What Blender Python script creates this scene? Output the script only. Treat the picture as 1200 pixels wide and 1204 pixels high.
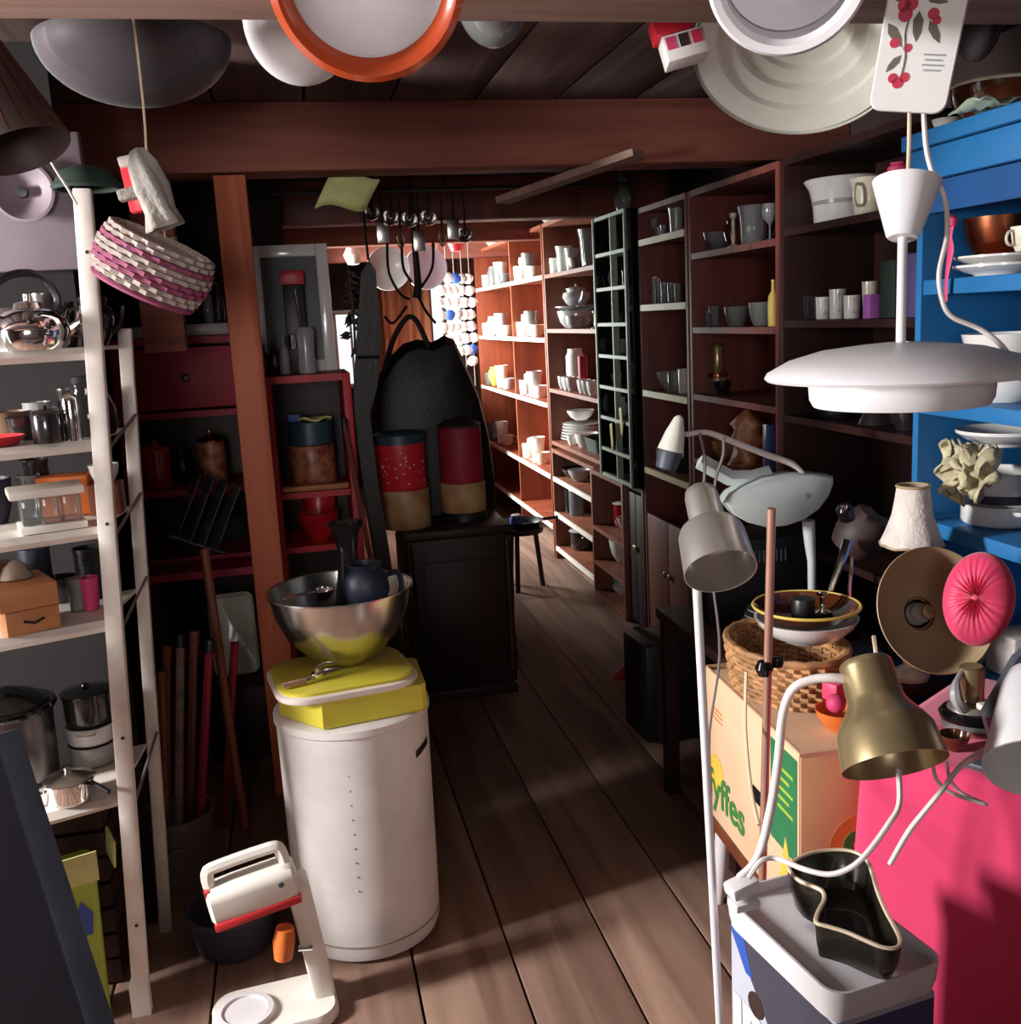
import bpy, bmesh, math, random
from mathutils import Vector, Matrix, Euler
random.seed(7)
for o in list(bpy.data.objects): bpy.data.objects.remove(o)
SC = bpy.context.scene
COL = SC.collection
PI = math.pi
# ------------------------------------------------------------------ camera
PITCH, YAW, ROLL, F = math.radians(10.8), math.radians(11.6), math.radians(-3.0), 1200.0
EYE = Vector((0, 0, 1.5))
FW = Vector((math.sin(YAW)*math.cos(PITCH), math.cos(YAW)*math.cos(PITCH), -math.sin(PITCH)))
r0 = Vector((math.cos(YAW), -math.sin(YAW), 0)); u0 = r0.cross(FW)
RT = r0*math.cos(ROLL) + u0*math.sin(ROLL); UP = -r0*math.sin(ROLL) + u0*math.cos(ROLL)
cd = bpy.data.cameras.new('camera'); cam = bpy.data.objects.new('camera', cd); COL.objects.link(cam)
cd.sensor_fit = 'HORIZONTAL'; cd.sensor_width = 36; cd.lens = 36; cd.clip_start = .02
Mc = Matrix((RT, UP, -FW)).transposed().to_4x4(); Mc.translation = EYE
cam.matrix_world = Mc; SC.camera = cam
# ------------------------------------------------------------------ light
SC.view_settings.view_transform = 'Standard'; SC.view_settings.look = 'None'
SC.view_settings.gamma = 1; SC.view_settings.use_curve_mapping = False
SC.view_settings.exposure = 0.25
w = bpy.data.worlds.new('sky'); SC.world = w; w.use_nodes = True
bg = w.node_tree.nodes['Background']; bg.inputs[0].default_value = (.86, .93, 1, 1); bg.inputs[1].default_value = 1.3
def area(name, loc, aim, sx, sy, power, col, spread=180):
    d = bpy.data.lights.new(name, 'AREA'); d.shape = 'RECTANGLE'; d.size = sx; d.size_y = sy; d.energy = power; d.color = col; d.spread = math.radians(spread)
    o = bpy.data.objects.new(name, d); COL.objects.link(o); o.location = loc
    o.rotation_euler = (Vector(aim)-Vector(loc)).to_track_quat('-Z', 'Y').to_euler(); return o
area('doorway_daylight', (-2.62, 1.68, 1.62), (.1, 2.0, .55), .32, .66, 205, (1, .975, .965))            # open door in the left wall
area('rear_fill', (-.6, -1.5, 1.6), (-.1, 2.2, 2.05), .8, .7, 6, (1, .93, .93), 65)            # fill lamp added behind the photographer, aimed up at the beams
area('far_window_daylight', (.06, 7.2, 1.45), (1.6, 7.0, 1.3), 1.3, 1.2, 140, (.97, 1, .96), 125)           # side window of the far room
# ------------------------------------------------------------------ helpers
def at(px, py, x=None, y=None, z=None, d=None):
    v = FW + RT*((px-600)/F) - UP*((py-602)/F)
    t = d if d is not None else (x/v.x if x is not None else (y/v.y if y is not None else (z-1.5)/v.z))
    return EYE + v*t
def pxof(P):
    q = Vector(P)-EYE
    return 600+F*q.dot(RT)/q.dot(FW), 602-F*q.dot(UP)/q.dot(FW)
def S(px, P): return px*(Vector(P)-EYE).dot(FW)/F          # a length of px pixels at the distance of P
def sh(px, z, x):                                            # the point of a right-hand shelf (plane x, height z) seen at column px
    a, b = 1.0, 14.0
    for _ in range(40):
        m = (a+b)/2
        if pxof((x, m, z))[0] > px: a = m
        else: b = m
    return Vector((x, a, z))
def lin(c):
    c = c/255
    return c/12.92 if c <= .04045 else ((c+.055)/1.055)**2.4
def rgb(c): return (lin(c[0]), lin(c[1]), lin(c[2]), 1)
MATS = {}
def mat(name, c, rough=.5, metal=0, var=.14, scale=9, bump=0, coat=0, c2=None, sheen=0):
    m = bpy.data.materials.new(name); m.use_nodes = True; n = m.node_tree.nodes; l = m.node_tree.links
    p = n['Principled BSDF']; p.inputs['Roughness'].default_value = rough; p.inputs['Metallic'].default_value = metal
    p.inputs['Coat Weight'].default_value = coat
    if sheen: p.inputs['Sheen Weight'].default_value = sheen
    tc = n.new('ShaderNodeTexCoord'); t = n.new('ShaderNodeTexNoise'); t.inputs['Scale'].default_value = scale; t.inputs['Detail'].default_value = 5
    l.new(tc.outputs['Object'], t.inputs['Vector'])
    r = n.new('ShaderNodeValToRGB'); a = rgb(c); b = rgb(c2) if c2 else tuple(v*(1-var*2) for v in a[:3])+(1,)
    r.color_ramp.elements[0].position = .36; r.color_ramp.elements[1].position = .62
    r.color_ramp.elements[0].color = b; r.color_ramp.elements[1].color = a
    l.new(t.outputs['Fac'], r.inputs[0]); l.new(r.outputs[0], p.inputs['Base Color'])
    if bump:
        bn = n.new('ShaderNodeBump'); bn.inputs['Strength'].default_value = bump; bn.inputs['Distance'].default_value = .01
        t2 = n.new('ShaderNodeTexNoise'); t2.inputs['Scale'].default_value = scale*6; l.new(tc.outputs['Object'], t2.inputs['Vector'])
        l.new(t2.outputs['Fac'], bn.inputs['Height']); l.new(bn.outputs[0], p.inputs['Normal'])
    MATS[name] = m; return m
def wood(name, a, b, stretch=(14, 14, 1.2), rough=.6, tint=.35, bump=.25, spec=.4):
    m = bpy.data.materials.new(name); m.use_nodes = True; n = m.node_tree.nodes; l = m.node_tree.links
    p = n['Principled BSDF']; p.inputs['Roughness'].default_value = rough; p.inputs['Specular IOR Level'].default_value = spec
    tc = n.new('ShaderNodeTexCoord'); mp = n.new('ShaderNodeMapping'); mp.inputs['Scale'].default_value = stretch
    oi = n.new('ShaderNodeObjectInfo'); ad = n.new('ShaderNodeVectorMath'); ad.operation = 'ADD'
    sc = n.new('ShaderNodeMath'); sc.operation = 'MULTIPLY'; sc.inputs[1].default_value = 37
    l.new(oi.outputs['Random'], sc.inputs[0]); l.new(tc.outputs['Object'], ad.inputs[0]); l.new(sc.outputs[0], ad.inputs[1]); l.new(ad.outputs[0], mp.inputs['Vector'])
    t = n.new('ShaderNodeTexNoise'); t.inputs['Scale'].default_value = 1.3; t.inputs['Detail'].default_value = 8; t.inputs['Distortion'].default_value = .6
    l.new(mp.outputs[0], t.inputs['Vector'])
    r = n.new('ShaderNodeValToRGB'); r.color_ramp.elements[0].position = .3; r.color_ramp.elements[1].position = .7
    r.color_ramp.elements[0].color = rgb(b); r.color_ramp.elements[1].color = rgb(a); l.new(t.outputs['Fac'], r.inputs[0])
    hs = n.new('ShaderNodeHueSaturation'); mr = n.new('ShaderNodeMapRange'); mr.inputs['To Min'].default_value = 1-tint; mr.inputs['To Max'].default_value = 1+tint
    l.new(oi.outputs['Random'], mr.inputs['Value']); l.new(mr.outputs[0], hs.inputs['Value']); l.new(r.outputs[0], hs.inputs['Color']); l.new(hs.outputs[0], p.inputs['Base Color'])
    bn = n.new('ShaderNodeBump'); bn.inputs['Strength'].default_value = bump; bn.inputs['Distance'].default_value = .004
    l.new(t.outputs['Fac'], bn.inputs['Height']); l.new(bn.outputs[0], p.inputs['Normal'])
    MATS[name] = m; return m
def glass(name, c, strength=.25, rough=.06, clear=.85):
    m = bpy.data.materials.new(name); m.use_nodes = True; n = m.node_tree.nodes; l = m.node_tree.links
    n.remove(n['Principled BSDF']); out = n['Material Output']
    tr = n.new('ShaderNodeBsdfTransparent'); tr.inputs[0].default_value = rgb(c)
    gl = n.new('ShaderNodeBsdfGlossy'); gl.inputs['Roughness'].default_value = rough
    df = n.new('ShaderNodeBsdfDiffuse'); df.inputs[0].default_value = rgb(c)
    m1 = n.new('ShaderNodeMixShader'); m1.inputs[0].default_value = 1-clear; l.new(tr.outputs[0], m1.inputs[1]); l.new(df.outputs[0], m1.inputs[2])
    lw = n.new('ShaderNodeLayerWeight'); lw.inputs[0].default_value = strength
    mx = n.new('ShaderNodeMixShader'); l.new(lw.outputs['Fresnel'], mx.inputs[0]); l.new(m1.outputs[0], mx.inputs[1]); l.new(gl.outputs[0], mx.inputs[2])
    l.new(mx.outputs[0], out.inputs[0]); MATS[name] = m; return m
def frame(d, up=None):
    d = Vector(d).normalized(); a = Vector((0, 0, 1)) if abs(d.z) < .95 else Vector((1, 0, 0))
    x = a.cross(d).normalized(); y = d.cross(x); return x, y, d
def align(p0, p1, spin=0):                                    # local z runs from p0 to p1
    x, y, z = frame(Vector(p1)-Vector(p0)); m = Matrix((x, y, z)).transposed().to_4x4(); m.translation = Vector(p0)
    return m @ Matrix.Rotation(spin, 4, 'Z')
class B:
    def __init__(s): s.v = []; s.f = []
    def add(s, vs, fs, M=None):
        k = len(s.v); s.v += [tuple(M @ Vector(v)) if M else tuple(v) for v in vs]; s.f += [tuple(i+k for i in f) for f in fs]; return s
    def box(s, c, d, M=None, bev=0):
        x, y, z = d[0]/2, d[1]/2, d[2]/2
        if not bev:
            vs = [(c[0]+i*x, c[1]+j*y, c[2]+k*z) for i in (-1, 1) for j in (-1, 1) for k in (-1, 1)]
            return s.add(vs, [(0, 1, 3, 2), (4, 6, 7, 5), (0, 4, 5, 1), (2, 3, 7, 6), (0, 2, 6, 4), (1, 5, 7, 3)], M)
        bm = bmesh.new(); bmesh.ops.create_cube(bm, size=1)
        for v in bm.verts: v.co = Vector((v.co.x*d[0], v.co.y*d[1], v.co.z*d[2])) + Vector(c)
        bmesh.ops.bevel(bm, geom=bm.edges[:], offset=bev, segments=2, affect='EDGES', profile=.5)
        bm.verts.ensure_lookup_table(); bm.verts.index_update()
        s.add([v.co.copy() for v in bm.verts], [[v.index for v in f.verts] for f in bm.faces], M); bm.free(); return s
    def lathe(s, prof, n=24, M=None, warp=None):
        vs, fs, rings = [], [], []
        for (r, z) in prof:
            if r < 1e-6: rings.append([len(vs)]); vs.append((0, 0, z))
            else:
                rings.append(list(range(len(vs), len(vs)+n)))
                for i in range(n):
                    a = 2*PI*i/n; k = warp(a, r, z) if warp else 1
                    vs.append((r*k*math.cos(a), r*k*math.sin(a), z))
        for a, b in zip(rings, rings[1:]):
            for i in range(n):
                j = (i+1) % n
                if len(a) == 1 and len(b) == 1: continue
                if len(a) == 1: fs.append((a[0], b[j], b[i]))
                elif len(b) == 1: fs.append((a[i], a[j], b[0]))
                else: fs.append((a[i], a[j], b[j], b[i]))
        return s.add(vs, fs, M)
    def tube(s, pts, r, n=8, M=None, closed=False, smooth=0, flat=1):
        P = [Vector(p) for p in pts]
        if smooth:
            Q = []; N = len(P)
            for i in range(N if closed else N-1):
                p0, p1, p2, p3 = (P[(i-1) % N], P[i], P[(i+1) % N], P[(i+2) % N]) if closed else (P[max(i-1, 0)], P[i], P[i+1], P[min(i+2, N-1)])
                for k in range(smooth):
                    t = k/smooth
                    Q.append(.5*((2*p1)+(p2-p0)*t+(2*p0-5*p1+4*p2-p3)*t*t+(3*p1-p0-3*p2+p3)*t**3))
            if not closed: Q.append(P[-1])
            P = Q
        N = len(P); rr = r if isinstance(r, (list, tuple)) else [r]*N
        if len(rr) != N: rr = [rr[min(int(i*(len(rr)-1)/(N-1)), len(rr)-2)]*(1-((i*(len(rr)-1)/(N-1)) % 1 if i < N-1 else 1)) + rr[min(int(i*(len(rr)-1)/(N-1)), len(rr)-2)+1]*((i*(len(rr)-1)/(N-1)) % 1 if i < N-1 else 1) for i in range(N)]
        vs, fs = [], []; x = None
        for i in range(N):
            d = (P[(i+1) % N]-P[i-1]) if closed else (P[min(i+1, N-1)]-P[max(i-1, 0)])
            if d.length < 1e-9: d = Vector((0, 0, 1))
            d.normalize()
            if x is None: x = frame(d)[0]
            x = (x-d*x.dot(d)); x = x.normalized() if x.length > 1e-6 else frame(d)[0]
            y = d.cross(x)
            for k in range(n):
                a = 2*PI*k/n; vs.append(P[i]+(x*math.cos(a)+y*math.sin(a)*flat)*rr[i])
        for i in range(N if closed else N-1):
            for k in range(n):
                a, b = i*n, ((i+1) % N)*n; j = (k+1) % n; fs.append((a+k, a+j, b+j, b+k))
        if not closed: fs += [tuple(range(n-1, -1, -1)), tuple(range((N-1)*n, N*n))]
        return s.add(vs, fs, M)
    def prism(s, out, z0, z1, M=None):
        n = len(out); vs = [(a, b, z0) for a, b in out]+[(a, b, z1) for a, b in out]
        fs = [tuple(range(n-1, -1, -1)), tuple(range(n, 2*n))]+[(i, (i+1) % n, n+(i+1) % n, n+i) for i in range(n)]
        return s.add(vs, fs, M)
    def grid(s, nx, ny, fn, thick=0, M=None):
        k = [Vector(fn(i/nx, j/ny)) for j in range(ny+1) for i in range(nx+1)]
        fs = [(j*(nx+1)+i, j*(nx+1)+i+1, (j+1)*(nx+1)+i+1, (j+1)*(nx+1)+i) for j in range(ny) for i in range(nx)]
        return s.add(k, fs, M)
    def build(s, name, m, parent=None, loc=None, rot=None, M=None, sharp=40, solid=0):
        me = bpy.data.meshes.new(name); me.from_pydata(s.v, [], s.f); me.validate()
        bm = bmesh.new(); bm.from_mesh(me); bmesh.ops.recalc_face_normals(bm, faces=bm.faces[:]); bm.to_mesh(me); bm.free()
        for p in me.polygons: p.use_smooth = True
        me.set_sharp_from_angle(angle=math.radians(sharp))
        me.materials.append(MATS[m] if isinstance(m, str) else m)
        o = bpy.data.objects.new(name, me); COL.objects.link(o)
        if M is not None: o.matrix_local = M
        if loc is not None: o.location = loc
        if rot is not None: o.rotation_euler = rot
        if parent is not None: o.parent = parent
        if solid:
            md = o.modifiers.new('thickness', 'SOLIDIFY'); md.thickness = solid; md.offset = 0
        return o
def tag(o, label, cat, group=None, kind=None):
    o['label'] = label; o['category'] = cat
    if group: o['group'] = group
    if kind: o['kind'] = kind
    return o
def thing(name, label, cat, loc=(0, 0, 0), rot=(0, 0, 0), group=None, M=None):
    o = bpy.data.objects.new(name, None); COL.objects.link(o); o.empty_display_size = .05
    if M is not None: o.matrix_local = M
    else: o.location = loc; o.rotation_euler = rot
    return tag(o, label, cat, group)
def struct(o): o['kind'] = 'structure'; return o
def text(name, body, size, m, parent, M, depth=.0006, bold=0, shear=0):
    cu = bpy.data.curves.new(name, 'FONT'); cu.body = body; cu.size = size; cu.extrude = depth; cu.align_x = 'CENTER'; cu.align_y = 'CENTER'; cu.offset = bold; cu.shear = shear
    t = bpy.data.objects.new(name+'_curve', cu); COL.objects.link(t); bpy.context.view_layer.update()
    me = bpy.data.meshes.new_from_object(t.evaluated_get(bpy.context.evaluated_depsgraph_get())); bpy.data.objects.remove(t)
    me.materials.clear(); me.materials.append(MATS[m]); o = bpy.data.objects.new(name, me); COL.objects.link(o); o.parent = parent; o.matrix_local = M; return o
# ------------------------------------------------------------------ materials
wood('floor_wood', (150, 121, 106), (112, 86, 74), (12, .9, 12), .85, .16, spec=.15)
wood('beam_wood', (168, 138, 124), (126, 98, 86), (1.0, 14, 14), .75, .06)
wood('beam_red', (150, 88, 72), (112, 60, 50), (1.0, 14, 14), .75, .06)
wood('post_wood', (206, 114, 76), (168, 84, 54), (14, 14, 1.0), .55, .05)
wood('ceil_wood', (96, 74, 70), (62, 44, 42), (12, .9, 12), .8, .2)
wood('case_dark', (128, 68, 60), (92, 46, 41), (10, 10, 1), .5, .08)
wood('case_brown', (138, 80, 58), (104, 56, 40), (10, 10, 1), .5, .08)
wood('case_red', (150, 74, 46), (112, 50, 30), (10, 10, 1), .5, .08)
wood('chest_wood', (52, 25, 22), (32, 15, 14), (10, 10, 1), .5, .05)
wood('far_wood', (196, 134, 98), (150, 92, 62), (10, 10, .8), .6, .15)
wood('box_wood', (196, 134, 88), (168, 108, 66), (2, 10, 10), .5, .05)
wood('walnut', (128, 70, 46), (92, 46, 30), (10, 10, 1), .4, .05)
mat('white_paint', (232, 226, 216), .45, var=.05)
mat('rack_white', (226, 218, 208), .4, var=.08, scale=14)
mat('edge_cream', (214, 206, 160), .5, var=.06)
mat('edge_white', (228, 216, 206), .5, var=.06)
mat('edge_green', (150, 168, 148), .5, var=.08)
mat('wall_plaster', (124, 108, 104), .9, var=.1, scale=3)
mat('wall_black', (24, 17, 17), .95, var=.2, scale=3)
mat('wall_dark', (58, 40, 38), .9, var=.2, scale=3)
mat('porcelain', (226, 224, 220), .18, coat=.4, var=.03)
mat('porcelain_cream', (222, 214, 192), .25, coat=.3, var=.05)
mat('porcelain_grey', (168, 166, 166), .25, coat=.3, var=.06)
mat('porcelain_blue', (60, 74, 120), .25, coat=.3, var=.08)
mat('stoneware', (120, 96, 74), .4, var=.2)
mat('brown_glaze', (92, 46, 26), .12, coat=.6, var=.2)
mat('dark_glaze', (40, 34, 36), .2, coat=.5, var=.2)
mat('steel', (206, 202, 196), .24, 1, var=.06, scale=4)
mat('steel_brushed', (210, 205, 196), .32, .8, var=.06, scale=4)
mat('chrome', (225, 225, 225), .08, 1, var=.02)
mat('brass', (190, 170, 128), .3, .75, var=.1, scale=5)
mat('copper', (178, 104, 72), .25, 1, var=.12, scale=6)
mat('copper_pale', (214, 168, 148), .28, .6, var=.08)
mat('black_plastic', (26, 25, 28), .4, var=.2)
mat('black_gloss', (18, 17, 20), .14, var=.2, coat=.3)
mat('black_metal', (30, 30, 34), .4, .3, var=.2)
mat('leather', (17, 14, 15), .5, var=.3, scale=14, bump=.2)
mat('dark_cloth', (24, 20, 24), .9, var=.3, scale=14, bump=.3)
mat('red_paint', (200, 22, 40), .5, var=.12, scale=5)
mat('maroon_paint', (158, 26, 52), .6, var=.12, scale=5)
mat('red_enamel', (176, 26, 38), .2, coat=.4, var=.08)
mat('red_tin', (214, 44, 58), .35, var=.08)
mat('red_plastic', (196, 46, 50), .35, var=.06)
mat('pink_cloth', (218, 54, 102), .85, var=.05, scale=5, sheen=.3)
mat('pink_satin', (226, 58, 102), .5, var=.06, scale=9, sheen=.3)
mat('pink_plain', (206, 62, 108), .6, var=.08)
mat('pale_lilac', (190, 172, 188), .5, var=.05)
mat('mauve', (118, 104, 112), .6, var=.06)
mat('steel_dark', (120, 112, 112), .3, 1, var=.1)
mat('lilac', (168, 98, 178), .6, var=.08)
mat('orange_enamel', (166, 64, 30), .25, coat=.5, var=.06)
mat('orange', (222, 118, 50), .45, var=.08)
mat('lime', (168, 188, 66), .45, var=.08)
mat('yellow_plastic', (204, 192, 62), .38, var=.05)
mat('yellow', (216, 190, 90), .5, var=.08)
mat('pale_yellow', (206, 208, 140), .6, var=.12)
mat('blue_paint', (34, 110, 168), .5, var=.07, scale=4)
mat('blue_deep', (26, 78, 136), .55, var=.09, scale=4)
mat('blue_plastic', (46, 84, 170), .4, var=.08)
mat('navy', (26, 33, 54), .5, var=.15)
mat('teal_tin', (46, 74, 84), .4, var=.15)
mat('green', (46, 120, 74), .6, var=.08)
mat('dark_green', (24, 44, 34), .7, var=.2)
mat('cardboard', (206, 160, 116), .85, var=.08, scale=6)
mat('cardboard_lit', (222, 186, 150), .85, var=.06, scale=6)  # lighter copy of the cardboard, doorway light put into its colour
mat('wicker', (190, 140, 92), .7, var=.25, scale=30)
mat('fabric_grey', (152, 146, 138), .9, var=.15, scale=16, bump=.3)
mat('wicker_pink', (136, 62, 92), .75, var=.12, scale=30)
mat('wicker_white', (160, 146, 138), .75, var=.12, scale=30)
mat('lamp_white', (222, 218, 220), .4, var=.03)
mat('lamp_cream', (224, 222, 210), .5, var=.04)
mat('lamp_grey', (196, 204, 202), .45, var=.04)
mat('barrel_white', (224, 219, 215), .5, var=.09, scale=5)
mat('barrel_dirt', (168, 150, 134), .7, var=.2)
mat('dish_beige', (176, 152, 116), .5, var=.1, scale=4)
mat('brown_shade', (52, 31, 27), .6, var=.2)
mat('cable_white', (226, 214, 212), .5, var=.04)
mat('cable_cream', (220, 200, 170), .5, var=.05)
mat('cable_grey', (120, 112, 112), .5, var=.05)
mat('fabric_white', (220, 210, 202), .9, var=.1, scale=16, bump=.3)
mat('fabric_cream', (206, 196, 160), .9, var=.2, scale=16, bump=.3)
mat('paper_white', (224, 216, 212), .8, var=.04)
mat('box_grey', (176, 178, 190), .6, var=.08, scale=5)
mat('box_dark', (62, 60, 74), .6, var=.15, scale=5)
mat('box_purple', (72, 62, 110), .6, var=.12, scale=5)
mat('slate', (70, 76, 88), .5, var=.1)
mat('art_green', (40, 38, 32), .25, coat=.4, var=.2)
mat('panel_dark', (56, 54, 66), .5, var=.15, scale=3)
mat('cherry', (190, 40, 70), .6, var=.1)
mat('leaf', (110, 100, 84), .7, var=.15)
mat('green_text', (58, 124, 52), .7, var=.05)
mat('orange_print', (214, 134, 60), .8, var=.06)
mat('yellow_print', (228, 186, 70), .8, var=.06)
mat('grey_text', (150, 150, 152), .7, var=.03)
mat('tin_pattern', (176, 120, 84), .4, c2=(120, 44, 38), scale=26)
mat('tin_beige', (190, 160, 110), .45, c2=(160, 110, 74), scale=12)
mat('teak', (150, 92, 56), .5, var=.2, scale=20)
glass('clear_glass', (214, 216, 216), .3, .05, .82)
glass('frosted_glass', (150, 140, 144), .12, .45, .84)
glass('smoke_glass', (96, 86, 88), .3, .05, .8)
glass('window_glass', (248, 250, 250), .1, .02, .97)
# ------------------------------------------------------------------ the setting
XL, XR, YF, YB, ZC = -2.7, 1.86, -1.6, 9.6, 2.15
fl = struct(B().box(((XL+XR)/2, (YF+YB)/2, -.065), (XR-XL+.3, YB-YF+.3, .05)).build('floor', 'wall_dark'))
pm = {}
def plank_obj(name, d, m, parent, loc):
    k = (name, tuple(round(v, 3) for v in d), m)
    if k not in pm:
        o = B().box((0, 0, 0), d, bev=.003).build(name, m, parent, loc); pm[k] = o.data; return o
    o = bpy.data.objects.new(name, pm[k]); COL.objects.link(o); o.location = loc; o.parent = parent; return o
W = .232
x = .16-W*13
while x < XR:
    x1 = min(x+W, XR); y = YF
    cuts = random.choice([(3.9, 7.3), (5.2,), (4.4, 7.8), (6.1,), (5.6,)])
    for c in list(cuts)+[YB]:
        if x1 > XL and x1-x > .05: plank_obj('floor_plank', (x1-x-.006, c-y-.004, .04), 'floor_wood', fl, ((x+x1)/2, (y+c)/2, -.02))
        y = c
    x = x1
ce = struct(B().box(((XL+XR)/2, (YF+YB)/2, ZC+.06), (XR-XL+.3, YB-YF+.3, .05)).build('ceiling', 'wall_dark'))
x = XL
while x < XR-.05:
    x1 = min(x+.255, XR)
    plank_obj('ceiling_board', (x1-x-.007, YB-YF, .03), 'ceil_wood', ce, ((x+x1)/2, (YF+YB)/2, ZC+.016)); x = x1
def wbx(q, a, b):
    a = list(a); b = list(b)
    if a[2] == 0: a[2] = -.05
    if b[2] == ZC: b[2] = ZC+.05
    q.box([(a[i]+b[i])/2 for i in range(3)], [b[i]-a[i] for i in range(3)])
def wallbox(name, a, b, m='wall_dark'):
    a = (a[0], a[1], a[2]-.05); b = (b[0], b[1], b[2]+.05)
    return struct(B().box([(a[i]+b[i])/2 for i in range(3)], [abs(b[i]-a[i]) for i in range(3)]).build(name, m))
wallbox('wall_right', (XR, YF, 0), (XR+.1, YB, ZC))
wl = B()                                                     # left wall with the open doorway the daylight comes through
for a, b in (((XL-.1, YF, 0), (XL, .95, ZC)), ((XL-.1, 1.75, 0), (XL, YB, ZC)), ((XL-.1, .95, 1.98), (XL, 1.75, ZC))):
    wbx(wl, a, b)
struct(wl.build('wall_left', 'wall_plaster'))
dr = struct(B().box((XL-.05, .97, .99), (.14, .05, 1.98)).box((XL-.05, 1.73, .99), (.14, .05, 1.98)).box((XL-.05, 1.35, 1.96), (.14, .8, .05)).build('door_1', 'white_paint'))
wf = B()
for a, b in (((XL, YF-.1, 0), (-1.0, YF, ZC)), ((.2, YF-.1, 0), (XR, YF, ZC)), ((-1.0, YF-.1, 0), (.2, YF, 1.2)), ((-1.0, YF-.1, 2.1), (.2, YF, ZC))):
    wbx(wf, a, b)
struct(wf.build('wall_front', 'wall_plaster'))
w1 = struct(B().box((-.4, YF-.05, 1.22), (1.2, .1, .05)).box((-.4, YF-.05, 2.08), (1.2, .1, .05)).box((-.98, YF-.05, 1.65), (.05, .1, .9)).box((.18, YF-.05, 1.65), (.05, .1, .9)).build('window_1', 'white_paint'))
B().box((-.4, YF-.06, 1.65), (1.15, .006, .85)).build('pane', 'window_glass', w1)
# back wall of the far room: a window at its left, warm boards at its right
wx0, wx1, wz0, wz1 = .42, .74, .95, 1.62
wb = B()
vx0, vx1, vz0, vz1 = 1.26, 1.62, 1.24, 1.86
for a, b in (((XL, YB, 0), (wx0, YB+.1, ZC)), ((wx1, YB, 0), (vx0, YB+.1, ZC)), ((vx1, YB, 0), (XR, YB+.1, ZC)), ((vx0, YB, 0), (vx1, YB+.1, vz0)), ((vx0, YB, vz1), (vx1, YB+.1, ZC)), ((wx0, YB, 0), (wx1, YB+.1, wz0)), ((wx0, YB, wz1), (wx1, YB+.1, ZC))):
    wbx(wb, a, b)
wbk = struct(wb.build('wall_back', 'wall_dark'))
for i in range(8):
    xb = .75+.07+i*.138
    if xb+.067 < vx0 or xb-.067 > vx1: plank_obj('wall_board', (.134, .02, ZC-.01), 'far_wood', wbk, (xb, YB-.011, ZC/2))
    else:
        plank_obj('wall_board', (.134, .02, vz0-.03), 'far_wood', wbk, (xb, YB-.011, (vz0-.03)/2)); plank_obj('wall_board', (.134, .02, ZC-vz1-.03), 'far_wood', wbk, (xb, YB-.011, (ZC+vz1+.02)/2))
w4 = B()
for zz in (vz0, vz1): w4.box(((vx0+vx1)/2, YB+.02, zz), (vx1-vx0+.06, .07, .05))
for xx in (vx0, (vx0+vx1)/2, vx1): w4.box((xx, YB+.02, (vz0+vz1)/2), (.035, .06, vz1-vz0))
w4 = struct(w4.build('window_4', 'white_paint'))
for k in (-1, 1): B().box(((vx0+vx1)/2+k*.09, YB+.04, (vz0+vz1)/2), (.15, .004, vz1-vz0-.04)).build('pane', 'window_glass', w4)
w2 = struct(B().box(((wx0+wx1)/2, YB+.02, wz0), (wx1-wx0+.06, .06, .04)).box(((wx0+wx1)/2, YB+.02, wz1), (wx1-wx0+.06, .06, .04)).box((wx0, YB+.02, (wz0+wz1)/2), (.04, .06, wz1-wz0)).box((wx1, YB+.02, (wz0+wz1)/2), (.04, .06, wz1-wz0)).box((wx0+.15, YB+.03, (wz0+wz1)/2), (.022, .03, wz1-wz0)).build('window_2', 'white_paint'))
for i in (0, 1): B().box((wx0+(.075 if i == 0 else .235), YB+.04, (wz0+wz1)/2), (.13 if i == 0 else .16, .004, wz1-wz0-.04)).build('pane', 'window_glass', w2)
# inner wall of the far room with its side window, and a short wall added behind the white rack to block light
XI = .02
wi = B()
for a, b in (((XI-.08, 5.3, 0), (XI, 6.5, ZC)), ((XI-.08, 7.9, 0), (XI, YB, ZC)), ((XI-.08, 6.5, 0), (XI, 7.9, .8)), ((XI-.08, 6.5, 2.06), (XI, 7.9, ZC))):
    wbx(wi, a, b)
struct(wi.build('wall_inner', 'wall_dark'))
w3 = struct(B().box((XI-.04, 7.2, .82), (.09, 1.4, .04)).box((XI-.04, 7.2, 2.04), (.09, 1.4, .04)).box((XI-.04, 6.52, 1.43), (.09, .04, 1.2)).box((XI-.04, 7.88, 1.43), (.09, .04, 1.2)).build('window_3', 'white_paint'))
B().box((XI-.05, 7.2, 1.43), (.006, 1.3, 1.2)).build('pane', 'window_glass', w3)
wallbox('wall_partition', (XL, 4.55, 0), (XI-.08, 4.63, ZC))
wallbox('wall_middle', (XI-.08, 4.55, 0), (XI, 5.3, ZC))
wallbox('wall_blocker', (XL, 2.57, 0), (-.47, 2.65, ZC), 'wall_black')  # near-black wall added to keep doorway light off the right-hand cases
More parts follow.
